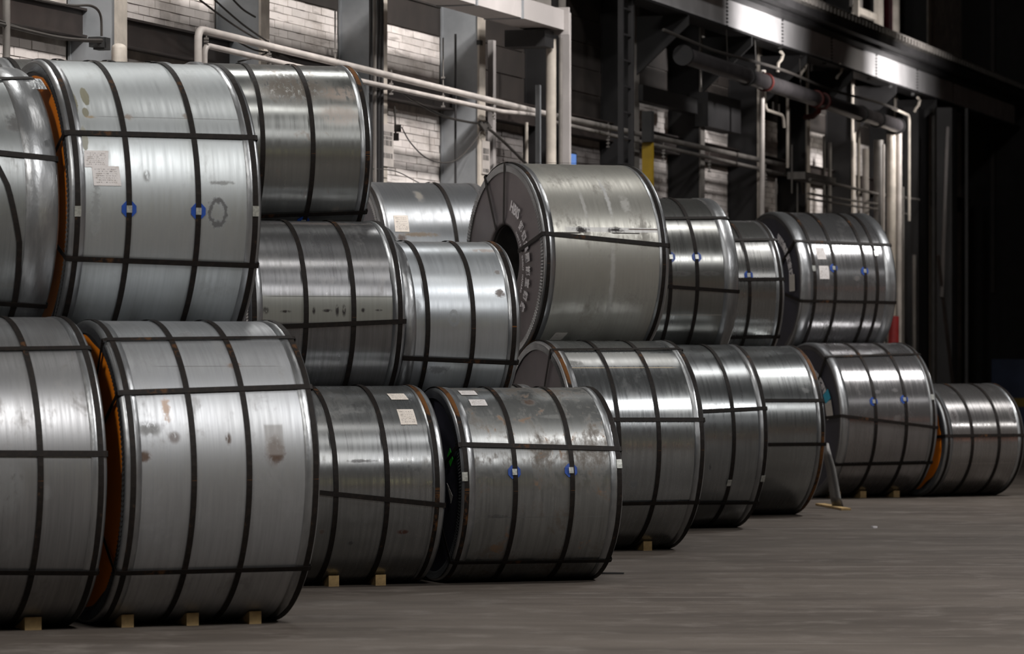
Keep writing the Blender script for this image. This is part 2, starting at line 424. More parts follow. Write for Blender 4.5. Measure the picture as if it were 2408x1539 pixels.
def face_patch(c, r, th, w, h, name, mat, parent, rot=0, shape=None, x=.019):
    er = Vector((0, -math.cos(th), math.sin(th))); et = Vector((0, -math.sin(th), -math.cos(th)))
    o = Vector((-c.W/2-x, 0, c.R))+er*r; sh = shape or [(-1, -1), (1, -1), (1, 1), (-1, 1)]
    vs, uv = [], []
    for hh in (0, 1):
        for (a, b) in sh:
            A = a*math.cos(rot)*w/2-b*math.sin(rot)*h/2; B = a*math.sin(rot)*w/2+b*math.cos(rot)*h/2
            vs.append(o+et*A+er*B-Vector((.002*hh, 0, 0))); uv.append((.5+a/2, .5+b/2))
    m = len(sh); fs = [tuple(range(m, 2*m)), tuple(reversed(range(m)))]+[(i, (i+1) % m, m+(i+1) % m, m+i) for i in range(m)]
    return link(name, mesh(name, vs, fs, False, uv), parent, [mat])

CN = [0]; ALLC = []
def build_coil(c, label, wrap, straps=(), longs=(), pads=(), seals=(), papers=(), cover='black', bandw=.085, group=None, rb=.305,
               rustlv=(1, 2, 1, 0), teeth=True, simple_=False, tilted=(), loc_straps=True, wave=.0006):
    ALLC.append((label[:40], c)); CN[0] += 1; k = CN[0]; rnd = random.Random(k*13)
    e = empty('steel_coil', (0, 0, 0), c.psi); Pc = c.P0+c.ax*c.W/2; e.location = (Pc.x, Pc.y, c.zc-c.R)
    tag(e, label, 'steel coil', group)
    ph = [rnd.uniform(0, 6.28) for _ in range(6)]
    def rf(a, th):
        return c.R+wave*(math.sin(3*th+ph[0]+1.3*a)+.7*math.sin(7*th+ph[1]-2*a)+.5*math.sin(a*9+ph[2])*math.sin(5*th+ph[3]))
    grid_cyl(c, .004, c.W-.004, 14, -math.pi, math.pi, 144, rf, 'wrap', wrap, e)
    bm = BANDS[k % 4]; nt = 144 if not simple_ else 72
    jit = [rnd.uniform(-1, 1) for _ in range(nt+1)]; jit[-1] = jit[0]
    def wob(x, r, th, j, i):
        return x, r+(.0015*math.sin(th*11+ph[4])+.0013*jit[j])*(1 if i < 4 else .4)
    R = c.R; prof = [(-bandw-.001, R-.004), (-bandw, R+.0045), (-bandw*.5, R+.006), (-.014, R+.005), (-.002, R-.001), (.010, R-.012), (.012, R-.022)]
    for right in (False, True):
        eb = lathe(c, prof, nt, 'edge_ring', bm, e, right, wob)
    if teeth:
        def tw(x, r, th, j, i): return (x+(.006 if j % 2 else 0), r)
        lathe(c, [(.0125, R-.020), (.011, R-.045), (.0095, R-.072)], 360 if not simple_ else 120, 'crimped_fringe', bm, e, False, tw, smooth=False)
    ring = M['cover_ring_light'] if cover == 'violet_light' else M['cover_ring']
    body = {'black': 'cover_black', 'violet': 'cover_violet', 'violet_light': 'cover_violet', 'orange': 'cover_orange'}[cover]
    ro = R-.062 if cover != 'orange' else R-.062
    def wav(x, r, th, j, i):
        return (x, r-.018+(.018*math.sin(th*5+ph[5])+.006*math.sin(th*13)) if i >= 2 else r)
    lathe(c, [(.0065, R-.015), (.0065, ro+.012), (.0065, ro), (.001, ro-.012)], 96, 'cover_ring', ring, e, False, wav if cover == 'orange' else None)
    lathe(c, [(.002, ro+.01), (.002, ro-.03), (.003, rb+.07), (.016, rb+.03), (.012, rb), (-.03, rb-.006)], 96, 'end_cover', M[body], e, False)
    if cover == 'orange': e.children[-1]['label'] = 'orange plastic end cover'
    lathe(c, [(.004, R-.04), (.004, R*.6), (.004, rb), (-.03, rb-.006)], 72, 'end_cover', M['cover_black'], e, True)
    # bore
    vs, fs = [], []
    for i, a in enumerate((.0, c.W)):
        for j in range(48): vs.append(c.loc(a, 2*math.pi*j/48, rb-.004))
    fs = [(j, 48+j, 48+(j+1) % 48, (j+1) % 48) for j in range(48)]
    link('core_tube', mesh('core_tube', vs, fs, True), e, [M['core']])
    for i, s in enumerate(straps):
        a = s if s < 3.2 and s >= 0 else None
        if a is None: a = c.hit(s, proj(c.Pr)[1])[0] if True else 0
        a = min(max(a, .02), c.W-.02)
        girth_strap(c, a, e, STRAPS[rustlv[i % len(rustlv)]], nt=96 if not simple_ else 64)
    for a in tilted: girth_strap(c, a, e, STRAPS[0], tilt=[(-180, .05), (-46, .04), (-15, 0), (7, -.08), (23, -.19), (50, -.42), (90, -.6), (140, -.3), (180, .05)])
    for i, L in enumerate(longs):
        (x0, y0), (x1, y1) = L[:2]
        a0, t0 = c.hit(x0, y0); a1, t1 = c.hit(x1, y1)
        kk = (t1-t0)/(a1-a0) if abs(a1-a0) > .05 else 0
        tl = t0-kk*a0; tr = t0+kk*(c.W-a0)
        if len(L) > 2 and L[2] == 'short': long_strap(c, t0, t1, e, STRAPS[rustlv[(i+1) % len(rustlv)]], aL=a0, aR=a1, faces=False)
        else: long_strap(c, tl, tr, e, STRAPS[rustlv[(i+1) % len(rustlv)]], rb=rb)
    for (px, py) in pads:
        a, th = c.hit(px, py)
        o = patch(c, a, th, .098, .102, 'strap_pad', M['blue'], e, .002, OCT, thick=.005); o['label'] = 'blue octagonal plastic pad'
        s = patch(c, a, th, .034, .042, 'strap_seal', M['seal'], e, .0098, thick=.004, n=2); s['label'] = 'pale zinc strap seal'
        s.parent = o
    for (px, py) in seals:
        a, th = c.hit(px, py); s = patch(c, a, th, .040, .062, 'strap_seal', M['seal'], e, .0098, thick=.004, n=2); s['label'] = 'pale zinc strap seal'
    for (px, py, w_, h_, mi, sk) in papers:
        a, th = c.hit(px, py); patch(c, a, th, w_, h_, 'paper_label', PAPERS[mi], e, .0035, skew=sk, thick=.0008)
    return e
def mk(c, kind, px, py, ru, rv, col=(.10, .07, .05), a=1.0):
    u, th = c.hit(px, py); return (kind, u, th*c.R, ru, rv, col, a)
BR = (.085, .055, .04); OILC = (.17, .155, .09); GR = (.13, .13, .125); DK = (.035, .03, .03)

# group A, nearest
C1 = floor_coil(22, 750, 300, 757, 1456)
rowA = Row(C1.Pr, C1.psi)
P = on_row(rowA, 249, .915, .915); C0 = finish(C1.psi, .915, Vector((P.x, P.y, .915)), -1.25)
T1 = nest_coil(rowA, C1.R, C1.R, C1.R, 612, 169, 154, 22)
T0 = nest_coil(rowA, C1.R, C1.R, C1.R+.04, 137, -1.25, 162, 26)
TB1 = nest_coil(rowA, 3*C1.R+.2, C1.R, C1.R, 480, -1.22, 148.5, 20)
# group B
C3 = floor_coil(19, 1463, 1091, 912, 1361)
rowB = Row(C3.Pr, C3.psi)
C2 = floor_coil(19.5, 1045, -1.12, 908, 1369)
rB = (C2.R+C3.R)/2
M1 = nest_coil(rowB, rB, rB, rB, 951, 590, 522)
M2 = nest_coil(rowB, rB, rB, rB, 1222, -.86, 570)
TB2 = nest_coil(rowB, 2*rB, rB, M1.zc, 875, 492, 157)
# group C
C4 = floor_coil(19.5, 1657, 1350, 803, 1289)
C5 = floor_coil(19, 1805, -1.15, 812, 1239)
C6 = floor_coil(19, 1940, -1.15, 815, 1209)
C7 = floor_coil(22.5, 2204, 1981, 808, 1167)
C8 = floor_coil(28.5, 2409, 2226, 903, 1164)
rC4 = Row(C4.Pr, C4.psi); rC5 = Row(C5.Pr, C5.psi); rC6 = Row(C6.Pr, C6.psi); rC7 = Row(C7.Pr, C7.psi)
HB = nest_coil(rC4, C4.R, C4.R, C4.R+.035, 1573, 1284, 390, 23.8)
K5 = nest_coil(rC5, C5.R, C5.R, C5.R, 1736, -1.15, 468)
K6 = nest_coil(rC6, C6.R, C6.R, C6.R, 1844, -1.1, 520)
K7 = nest_coil(rC7, C7.R, C7.R, C7.R, 2107, 1887, 503)
MBk = nest_coil(rowB, 6.6, .86, .86, 1180, 903, 432, 19)

def wm(seed, **k): return wrap_mat('galvanised_wrap_%d' % seed, seed, **k)
w0 = wm(1, soft=True, rough=.40, tint=(.46, .45, .455), dirt=.35, streak=.7, marks=[mk(C0, 'spot', 15, 1150, .14, .2, GR, .6), mk(C0, 'blob', 110, 1160, .03, .06, GR, .5)])
build_coil(C0, 'large grey steel coil cut off by the bottom left corner of the picture', w0,
           straps=(95, 237), longs=[((0, 824), (197, 821)), ((0, 1067), (249, 1068)), ((0, 1345), (220, 1346))], cover='black', rustlv=(1, 2, 1, 1))
w1 = wm(2, soft=True, rough=.44, tint=(.66, .66, .68), dirt=.3, streak=.55, metal=.86, marks=[
    mk(C1, 'spot', 647, 1060, .075, .13, BR, 1), mk(C1, 'blob', 650, 1066, .07, .07, BR, .9), mk(C1, 'blob', 338, 1076, .05, .03, BR, .9), mk(C1, 'line', 645, 1035, .062, .10, (.3, .29, .28), .5), mk(C1, 'spot', 340, 1075, .06, .05, BR, .9),
    mk(C1, 'blob', 390, 960, .03, .11, (.4, .22, .1), .5), mk(C1, 'blob', 548, 860, .06, .03, (.20, .14, .11), .9), mk(C1, 'spot', 537, 1033, .025, .05, BR, .9),
    mk(C1, 'blob', 440, 790, .05, .08, GR, .5), mk(C1, 'blob', 512, 815, .04, .13, GR, .45), mk(C1, 'spot', 410, 1030, .05, .05, BR, .6),
    mk(C1, 'spot', 350, 1010, .10, .06, GR, .7), mk(C1, 'line', 510, 862, .42, .003, GR, .8)])
build_coil(C1, 'large front steel coil on three timber chocks with an orange-covered left end', w1,
           straps=(313, 456, 586, 743), longs=[((243, 802), (690, 797)), ((278, 926), (738, 911)), ((262, 1347), (730, 1335))], cover='orange', rustlv=(2, 1, 1, 1))
wt0 = wm(3, soft=True, rough=.38, tint=(.45, .46, .46), dirt=.3, streak=.6, marks=[mk(T0, 'blob', 35, 290, .07, .09, DK, .55), mk(T0, 'blob', 40, 670, .2, .03, GR, .5)])
e = build_coil(T0, 'upper-tier steel coil at the left edge with a slipped slanting strap', wt0,
           straps=(), longs=[((0, 188), (60, 187)), ((0, 361), (125, 374)), ((0, 712), (110, 719))], tilted=[T0.W-.235], bandw=.20, cover='black', rustlv=(1, 2))
a_, th_ = T0.hit(64, 207); o = patch(T0, a_+.02, th_+.06, .20, .14, 'sheet_patch', BANDS[1], e, .004, thick=.002)
wt1 = wm(4, soft=True, rough=.43, tint=(.72, .74, .745), dirt=.16, streak=.3, metal=.87, marks=[
    mk(T1, 'oil', 165, 238, .045, .16, OILC, .85), mk(T1, 'oil', 199, 226, .028, .09, OILC, .85), mk(T1, 'oil', 201, 264, .022, .04, OILC, .8),
    mk(T1, 'oil', 198, 325, .025, .09, (.25, .24, .18), .7), mk(T1, 'line', 400, 278, .50, .003, GR, .6), mk(T1, 'blob', 300, 275, .04, .03, (.25, .19, .15), .7),
    mk(T1, 'blob', 440, 275, .035, .03, (.25, .19, .15), .6), mk(T1, 'ring', 512, 500, .065, .10, DK, .8), mk(T1, 'spot', 345, 415, .03, .05, GR, .6),
    mk(T1, 'blob', 225, 490, .04, .2, GR, .6), mk(T1, 'blob', 520, 430, .11, .018, GR, .6), mk(T1, 'blob', 215, 275, .04, .015, (.3, .22, .12), .8)])
build_coil(T1, 'large upper steel coil with two blue strap pads and brown oil drips', wt1,
           straps=(182, 303, 466, 600), longs=[((140, 313), (592, 325)), ((150, 607), (605, 624))], pads=[(303, 492), (466, 497)], seals=[(182, 497), (600, 497)],
           papers=[(226, 374, .15, .105, 1, .01), (250, 414, .17, .12, 1, -.01)], cover='orange', rustlv=(1, 1, 1, 2))
wb = wm(5, rough=.40, tint=(.42, .41, .39), dirt=.6, streak=.4)
build_coil(TB1, 'steel coil behind the large upper coil, only its top edge showing', wb, straps=(.1, .45, .8, 1.1), cover='black', simple_=True)
w2 = wm(6, rough=.27, tint=(.47, .47, .47), dirt=.35, streak=.7, metal=.9, marks=[mk(C2, 'spot', 948, 1252, .07, .03, (.08, .04, .03), 1), mk(C2, 'spot', 825, 1278, .03, .03, DK, .8),
    mk(C2, 'spot', 757, 1252, .03, .03, BR, .8), mk(C2, 'blob', 850, 1085, .13, .015, DK, .5)])
build_coil(C2, 'steel coil on two timber chocks with two cream paper labels near its top', w2, straps=(790, 911, 1028), longs=[((760, 1160), (1040, 1188), 'x')],
           papers=[(935, 934, .125, .09, 0, -.01), (957, 981, .12, .145, 0, -.0)], cover='black', rustlv=(1, 2, 3))
w3 = wm(7, rough=.30, tint=(.48, .48, .475), dirt=.95, streak=.9, metal=.86, rust=.9, marks=[mk(C3, 'spot', 1243, 946, .07, .06, BR, .95), mk(C3, 'line', 1270, 1217, .5, .004, GR, .9),
    mk(C3, 'spot', 1310, 980, .15, .025, GR, .7), mk(C3, 'blob', 1165, 1215, .10, .02, DK, .6)])
e = build_coil(C3, 'stained front steel coil with two blue pads and a green tag', w3,
           straps=(1095, 1212, 1346, 1457), longs=[((1078, 1047), (1462, 1057)), ((1060, 1322), (1440, 1317))], pads=[(1209, 1111), (1342, 1107)], seals=[(1092, 1122), (1455, 1092)],
           papers=[(1100, 925, .12, .09, 1, 0), (1124, 948, .12, .08, 1, 0)], cover='black', rustlv=(3, 1, 1, 2))
o = face_patch(C3, C3.R-.20, math.radians(25), .10, .08, 'tag', M['green_paper'], e, .3); o['label'] = 'bright green paper tag'
face_patch(C3, C3.R-.26, math.radians(-5), .16, .13, 'tag', PAPERS[2], e, .8, [(-1, 0), (1, -.4), (.8, .6)])['label'] = 'pale three-cornered paper scrap'
wm1 = wm(8, rough=.28, tint=(.44, .43, .44), dirt=.3, streak=.95, metal=.9, marks=[
    mk(M1, 'line', 770, 728, .6, .105, (.42, .43, .37), .5), mk(M1, 'line', 790, 698, .55, .003, GR, .9),
    mk(M1, 'spot', 793, 731, .018, .055, DK, 1), mk(M1, 'spot', 809, 731, .02, .055, DK, 1), mk(M1, 'spot', 770, 731, .045, .016, DK, 1), mk(M1, 'spot', 738, 731, .016, .035, DK, 1),
    mk(M1, 'spot', 625, 730, .03, .035, DK, .9), mk(M1, 'spot', 672, 733, .05, .014, DK, 1), mk(M1, 'spot', 854, 730, .02, .022, DK, 1), mk(M1, 'spot', 891, 730, .035, .010, DK, .9),
    mk(M1, 'blob', 750, 526, .5, .05, (.12, .09, .075), .7)])
build_coil(M1, 'steel coil with a row of dark smudges, carried by the coil with cream labels', wm1, straps=(598, 720, 832, 941), longs=[((670, 768), (954, 756))], cover='black', rustlv=(1, 2, 1, 0))
wm2 = wm(9, rough=.36, tint=(.80, .825, .86), dirt=.12, streak=.35, metal=.85, marks=[mk(M2, 'ring', 1067, 749, .045, .06, GR, .5), mk(M2, 'blob', 1175, 690, .05, .04, BR, .8),
    mk(M2, 'blob', 1170, 640, .035, .03, BR, .7), mk(M2, 'blob', 1030, 870, .12, .04, DK, .5), mk(M2, 'blob', 980, 720, .04, .1, GR, .4), mk(M2, 'spot', 1140, 590, .15, .04, (.35, .24, .18), .5)], )
build_coil(M2, 'bright dented steel coil with rust-orange strap, right of the smudged coil', wm2, straps=(1006, 1113, 1209), longs=[((950, 842), (1217, 853))], cover='black', rustlv=(2, 1, 4, 1))
wtb = wm(10, rough=.30, tint=(.47, .47, .455), dirt=.15, streak=.3, metal=.9, rust=.35, marks=[mk(TB2, 'spot', 690, 205, .42, .22, (.10, .085, .07), .95), mk(TB2, 'spot', 800, 220, .2, .1, (.34, .25, .2), .5),
    mk(TB2, 'spot', 800, 270, .22, .12, (.3, .22, .18), .35)])
build_coil(TB2, 'topmost steel coil of the third tier, weathered along its top', wtb, straps=(618, 736, 864), longs=[((630, 506), (860, 498))], cover='black', pads=[(712, 520)], rustlv=(2, 1, 3, 0))
wmb = wm(11, rough=.40, tint=(.42, .43, .45), dirt=.15, streak=.3, marks=[mk(MBk, 'blob', 985, 552, .22, .03, (.2, .15, .1), .8), mk(MBk, 'spot', 945, 560, .06, .04, BR, .8), mk(MBk, 'blob', 985, 460, .05, .12, (.3, .27, .22), .6)])
build_coil(MBk, 'back-row steel coil with one stained cream label, left of the printed coil', wmb, straps=(905, 1078), papers=[(944, 526, .13, .17, 0, .01)], cover='black', rustlv=(2, 2))
w4 = wm(12, rough=.25, tint=(.56, .57, .58), dirt=.2, streak=.45, metal=.95, marks=[mk(C4, 'line', 1450, 845, .56, .10, (.40, .39, .36), .35), mk(C4, 'line', 1450, 865, .56, .006, (.5, .35, .15), .5),
    mk(C4, 'spot', 1345, 855, .15, .06, GR, .8), mk(C4, 'blob', 1490, 1140, .05, .05, DK, .5)])
e = build_coil(C4, 'mirror-bright steel coil with a dull violet-brown end, on one timber chock', w4,
           straps=(1352, 1456, 1550, 1651), longs=[((1290, 825), (1600, 823)), ((1455, 988), (1658, 988)), ((1467, 1184), (1640, 1181))], cover='violet', rustlv=(3, 0, 1, 1))
o = face_patch(C4, C4.R-.22, math.radians(138), .09, .085, 'tag', M['white_print'], e, .3); o['label'] = 'small pale label'
w5 = wm(13, rough=.28, tint=(.50, .51, .52), dirt=.2, streak=.5, metal=.95, marks=[mk(C5, 'spot', 1725, 1022, .05, .02, BR, .8), mk(C5, 'blob', 1670, 1100, .015, .05, DK, .8)])
build_coil(C5, 'steel coil on the floor second from the mirror-bright coil end, with a kinked strap', w5, straps=(1726, 1801), longs=[((1657, 968), (1803, 961)), ((1630, 1183), (1775, 1182))],
           seals=[(1714, 1135), (1793, 1125)], cover='black', rustlv=(0, 1))
w6 = wm(14, rough=.26, tint=(.54, .55, .555), dirt=.12, streak=.35, metal=.95, marks=[mk(C6, 'blob', 1895, 918, .05, .04, GR, .6)])
build_coil(C6, 'steel coil on the floor beside the bent metal sheet', w6, straps=(1934,), longs=[((1805, 943), (1932, 943)), ((1813, 1046), (1942, 1045))], cover='black', rustlv=(3, 0, 2))
w7 = wm(15, rough=.22, tint=(.54, .515, .52), dirt=.2, streak=.6, metal=.92, marks=[mk(C7, 'blob', 2110, 985, .06, .05, BR, .5), mk(C7, 'spot', 2063, 922, .05, .03, DK, .5), mk(C7, 'spot', 2105, 918, .05, .03, DK, .5)])
e = e7 = build_coil(C7, 'right-hand floor coil with black end, cyan tag and two blue pads', w7, straps=(2060, 2132, 2196), longs=[((1945, 841), (2150, 835)), ((1982, 979), (2203, 1006)), ((1965, 1093), (2192, 1088))],
           pads=[(2054, 945), (2126, 940)], seals=[(2192, 935)], cover='black', teeth=False, rustlv=(1, 1, 1, 0))
o = face_patch(C7, C7.R-.27, math.radians(27), .12, .13, 'tag', M['cyan_paper'], e, .1); o['label'] = 'cyan paper tag'
face_patch(C7, C7.R-.27, math.radians(12), .19, .15, 'tag', PAPERS[2], e, .1)['label'] = 'grey printed sheet on the end cover'
w8 = wm(16, rough=.24, tint=(.52, .49, .48), dirt=.15, streak=.5, metal=.92, marks=[mk(C8, 'spot', 2243, 978, .075, .12, DK, .95), mk(C8, 'ring', 2383, 976, .06, .10, DK, .8), mk(C8, 'line', 2320, 1090, .4, .004, (.4, .36, .34), .4)])
build_coil(C8, 'smallest steel coil at the far right end of the floor row', w8, straps=(2231, 2287, 2350, 2403), longs=[((2207, 1026), (2405, 1024))], cover='orange', rustlv=(1, 1, 0, 1))
whb = wm(17, rough=.42, tint=(.62, .595, .54), dirt=.45, streak=.3, metal=.82, marks=[
    mk(HB, 'line', 1455, 541, .52, .022, (.75, .75, .76), .5), mk(HB, 'blob', 1367, 541, .085, .035, DK, 1), mk(HB, 'line', 1335, 548, .12, .007, DK, .9), mk(HB, 'blob', 1448, 542, .085, .032, DK, 1),  # first line paints the white glint along the tape band
    mk(HB, 'line', 1472, 549, .14, .006, DK, .9), mk(HB, 'line', 1515, 540, .16, .006, BR, .9), mk(HB, 'spot', 1288, 541, .025, .016, BR, 1),
    mk(HB, 'blob', 1425, 460, .025, .28, (.55, .56, .57), .55), mk(HB, 'blob', 1372, 480, .022, .2, (.5, .5, .5), .4), mk(HB, 'blob', 1470, 480, .05, .12, (.5, .5, .49), .45), mk(HB, 'blob', 1440, 660, .03, .5, (.5, .5, .5), .3)])
e = build_coil(HB, 'large upper steel coil with white lettering on its violet-brown open end', whb, straps=(1275, 1561), longs=[((1262, 548), (1572, 578))],
           papers=[(1313, 791, .11, .09, 2, .03)], cover='violet_light', rustlv=(1, 1, 1), rb=.315)
items = [('HBIS', .545, math.radians(64), .125, .0035, .82)]
for ch, dg in zip('邯钢集团邯宝钢铁', (43.7, 32.6, 21.5, 10.5, -2, -13.6, -26, -38.5)): items.append((ch, .50, math.radians(dg), .088, .003, .9))
tx = 'HANSTEEL GROUP HANBAO'
for i, ch in enumerate(tx):
    if ch != ' ': items.append((ch, .405, math.radians(48-i*3.75), .036, .0010, .95))
face_text(HB, items, e, M['white_print'], dz=-.065)
# two more straps over that open end
for dg in (88, 118): long_strap(HB, math.radians(dg), math.radians(dg+1), e, STRAPS[1], rb=.315)
w_5 = wm(18, rough=.27, tint=(.45, .445, .43), dirt=.15, streak=.4, metal=.92, marks=[mk(K5, 'spot', 1600, 644, .13, .03, DK, .7), mk(K5, 'spot', 1670, 644, .12, .03, DK, .7), mk(K5, 'line', 1640, 741, .4, .004, (.5, .45, .4), .5)])
build_coil(K5, 'upper steel coil with blue pads, directly right of the coil with printed end', w_5, straps=(1577, 1640), longs=[((1566, 515), (1700, 514)), ((1578, 675), (1735, 686))], pads=[(1577, 605), (1638, 605)],
           cover='black', bandw=.14, rustlv=(1, 2, 2))
w_6 = wm(19, rough=.25, tint=(.50, .49, .48), dirt=.15, streak=.5, metal=.93, marks=[mk(K6, 'line', 1800, 632, .16, .006, DK, .8)])
build_coil(K6, 'small upper steel coil with one blue pad, squeezed between two larger coils', w_6, straps=(1763, 1836), longs=[((1728, 566), (1818, 565)), ((1738, 658), (1842, 657)), ((1720, 793), (1835, 792))], pads=[(1760, 648)],
           cover='black', rustlv=(1, 2, 2))
w_7 = wm(20, rough=.25, tint=(.50, .485, .49), dirt=.18, streak=.5, metal=.93, marks=[mk(K7, 'spot', 2015, 655, .05, .04, BR, .5), mk(K7, 'blob', 2088, 670, .03, .2, BR, .4)])
e = build_coil(K7, 'last upper steel coil on the right with black printed end and two paper labels', w_7, straps=(1917, 1965, 2036, 2064), longs=[((1868, 568), (2092, 577)), ((1888, 708), (2106, 712))],
           pads=[(1960, 631), (2033, 638)], seals=[(1913, 632), (2059, 597)], papers=[(1930, 596, .11, .15, 1, 0), (1938, 641, .12, .15, 1, 0)], cover='black', teeth=False, bandw=.13, rustlv=(1, 1, 1, 0))
its = [(ch, K7.R-.24, math.radians(62-i*8), .095, .003, .9) for i, ch in enumerate('河钢集团邯宝钢铁')]
face_text(K7, its, e, M['white_print'])
face_patch(K7, K7.R-.22, math.radians(3), .19, .13, 'tag', PAPERS[2], e, 0)['label'] = 'grey printed sheet on the end cover'
its = [(ch, C7.R-.30, math.radians(68-i*7), .09, .002, .9) for i, ch in enumerate('河钢集团邯钢')]
face_text(C7, its, e7, M['white_print'])

# coils the stacks stand on, behind the front rows (hidden from here, they carry the upper tiers)
def back_coil(src_row, d, R, ext_src, Wd, zc=None, psi=None):
    zc = R if zc is None else zc
    r2 = src_row.shift(d); P = r2.P+r2.ax*ext_src
    c = Coil(r2.psi, R, Wd, Vector((P.x, P.y, zc)), zc)
    build_coil(c, 'steel coil in the hidden rear rows that carry the upper tiers', wb, straps=(.08, .45, .8, 1.1), cover='black', simple_=True, group='rear coils under the stacks')
RA = C1.R*2+.03; RB_ = 2*rB+.03
for (row, d, R_, a_, W_, z_) in ((rowA, RA, C1.R, 0, 1.2, None), (rowA, RA, C1.R, -1.35, 1.2, None), (rowA, 2*RA+.22, C1.R, -.1, 1.2, None),
        (rowB, RB_, rB, 0, 1.2, None), (rowB, RB_, rB, -1.3, 1.2, None), (rowB, 2*RB_, rB, -.6, 1.2, None), (rowB, 3*rB+.04, rB, -.9, 1.2, M1.zc),
        (rowB, 6.6-.88, .86, -.3, 1.2, None),
        (rC4, 2*C4.R+.06, C4.R, 0, 1.2, None), (rC5, 2*C5.R+.03, C5.R, 0, 1.15, None), (rC7, 2*C7.R+.03, C7.R, 0, 1.2, None)):
    back_coil(row, d, R_, a_, W_, z_)
# ------------------------------------------------------------------ timber chocks
def chock(c, a, label, w_=.075, h=.076, L=.28):
    """a sawn block pushed under the near flank of coil c at distance a along its axis"""
    off = math.sqrt(max(c.R**2-(c.R-h)**2, 0))     # where the flank is h above the floor
    e = empty('timber_chock', (0, 0, 0), c.psi); Pw = c.P0+c.ax*a-c.bk*(off+.03); e.location = (Pw.x, Pw.y, 0)
    tag(e, label, 'timber chock', 'timber chocks under the coils')
    n = 5; vs, fs = [], []
    for i in range(n+1):
        y = L*.8*i/n; dy = off+.03-y; z = min(h, c.R-math.sqrt(max(c.R**2-dy**2, 0))-.004) if y > 0 else h; z = max(z, .006)
        vs += [(-w_/2, y, 0), (w_/2, y, 0), (w_/2, y, z), (-w_/2, y, z)]
    for i in range(n):
        b = i*4; d = b+4
        for k in range(4): fs.append((b+k, b+(k+1) % 4, d+(k+1) % 4, d+k))
    fs += [(3, 2, 1, 0), tuple(n*4+k for k in range(4))]
    link('block', mesh('block', vs, fs), e, [M['wood']])
def chock_px(c, px, label, **k):
    best = min(((abs(proj(c.P0+c.ax*(i*.01)-c.bk*(.4)-Vector((0, 0, c.zc)))[0]-px), i*.01) for i in range(-5, 140)))
    chock(c, best[1], label, **k)
chock_px(C0, 80, 'dark timber chock under the coil at the bottom left corner', w_=.10)
chock_px(C1, 301, 'timber chock under the large front coil, leftmost of its three')
chock_px(C1, 455, 'timber chock under the large front coil, middle of its three')
chock_px(C1, 602, 'timber chock under the large front coil, rightmost of its three')
chock_px(C2, 791, 'split timber chock under the coil with cream labels, left one')
chock_px(C2, 901, 'split timber chock under the coil with cream labels, right one')
chock_px(C4, 1525, 'pale timber chock under the mirror-bright coil')
chock_px(C7, 1971, 'timber chock beside the bent metal sheet')
chock_px(C7, 2031, 'timber chock under the black-ended floor coil, middle one')
chock_px(C7, 2110, 'timber chock under the black-ended floor coil, right one')
# bent sheet hanging down between the floor coils
def gp(px, py):
    Z = F*CAMH/(py-YH); return Vector(((px-CX)/F*Z, Z, 0))
e = empty('bent_sheet', gp(1962, 1196)); tag(e, 'bent strip of sheet metal leaning on the floor beside a coil', 'metal sheet')
pr = [(-.10, .05, .68, .14), (-.07, .045, .55, .15), (-.035, .03, .42, .16), (-.01, .02, .27, .17), (.01, .0, .12, .18), (.04, -.02, .002, .19)]
vs, fs = [], []
for (x, y, z, ww) in pr:
    for s_ in (-1, 1):
        for h in (0, .004): vs.append((x+s_*ww/2*.55, y-s_*ww*.5+h, z))
for i in range(len(pr)-1):
    b = i*4; d = b+4; fs += [(b, b+2, d+2, d), (b+3, b+1, d+1, d+3), (b+1, b, d, d+1), (b+2, b+3, d+3, d+2)]
fs += [(0, 1, 3, 2), (len(pr)*4-4, len(pr)*4-2, len(pr)*4-1, len(pr)*4-3)]
link('sheet', mesh('sheet', vs, fs, True), e, [M['core']])
mb = MB(); p = gp(1962, 1200); mb.obox(gp(1930, 1190)+Vector((0, .1, .012)), gp(1990, 1201)+Vector((0, 0, .012)), .10, .02)
tag(mb.build('timber_offcut', M['wood'], None), 'thin wood offcut lying under the bent metal sheet', 'timber')
mb = MB(); mb.obox(gp(1405, 1352)+Vector((0, 0, .01)), gp(1467, 1353)+Vector((0, 0, .012)), .02, .012)
tag(mb.build('metal_rod', M['black_rubber'], None), 'short dark rod lying on the floor right of the green-tagged coil', 'rod')
mb = MB(); q = gp(2056, 1243); mb.obox(q+Vector((-.02, 0, .01)), q+Vector((.02, .02, .01)), .04, .018)
tag(mb.build('paper_scrap', M['white_print'], None), 'tiny pale scrap lying alone on the floor at the right', 'litter')
# ------------------------------------------------------------------ hall shell
def conc():
    t = NT('concrete_floor'); tc = t.n('ShaderNodeTexCoord').outputs['Object']
    a = t.noise(t.mapping(tc, (.35, 1.2, 1), (0, 0, 0), (0, 0, .3)), 1.0, 6, .6, .3); b = t.noise(tc, 2.2, 6, .65); f = t.noise(tc, 55, 4, .7)
    col = t.mix(t.ramp(a, .3, .72), (.088, .0735, .062), (.050, .041, .034))
    col = t.mix(t.math('MULTIPLY', t.ramp(b, .48, .68), .75), col, (.112, .097, .085))
    col = t.mix(t.math('MULTIPLY', t.ramp(f, .54, .68), .6), col, (.045, .038, .034))
    mk_ = t.ramp(t.noise(t.mapping(tc, (.25, 9, 1), (3, 1, 0), (0, 0, -.2)), 1.0, 3, .5), .66, .72)
    col = t.mix(t.math('MULTIPLY', mk_, .7), col, (.21, .187, .168))
    t.l(col, t.b.inputs['Base Color']); t.l(t.math('MULTIPLY_ADD', a, .15, .6), t.b.inputs['Roughness']); t.b.inputs['Specular IOR Level'].default_value = 0.2
    t.bump(t.math('ADD', f, t.math('MULTIPLY', b, 2)), .12, .004); return t.m
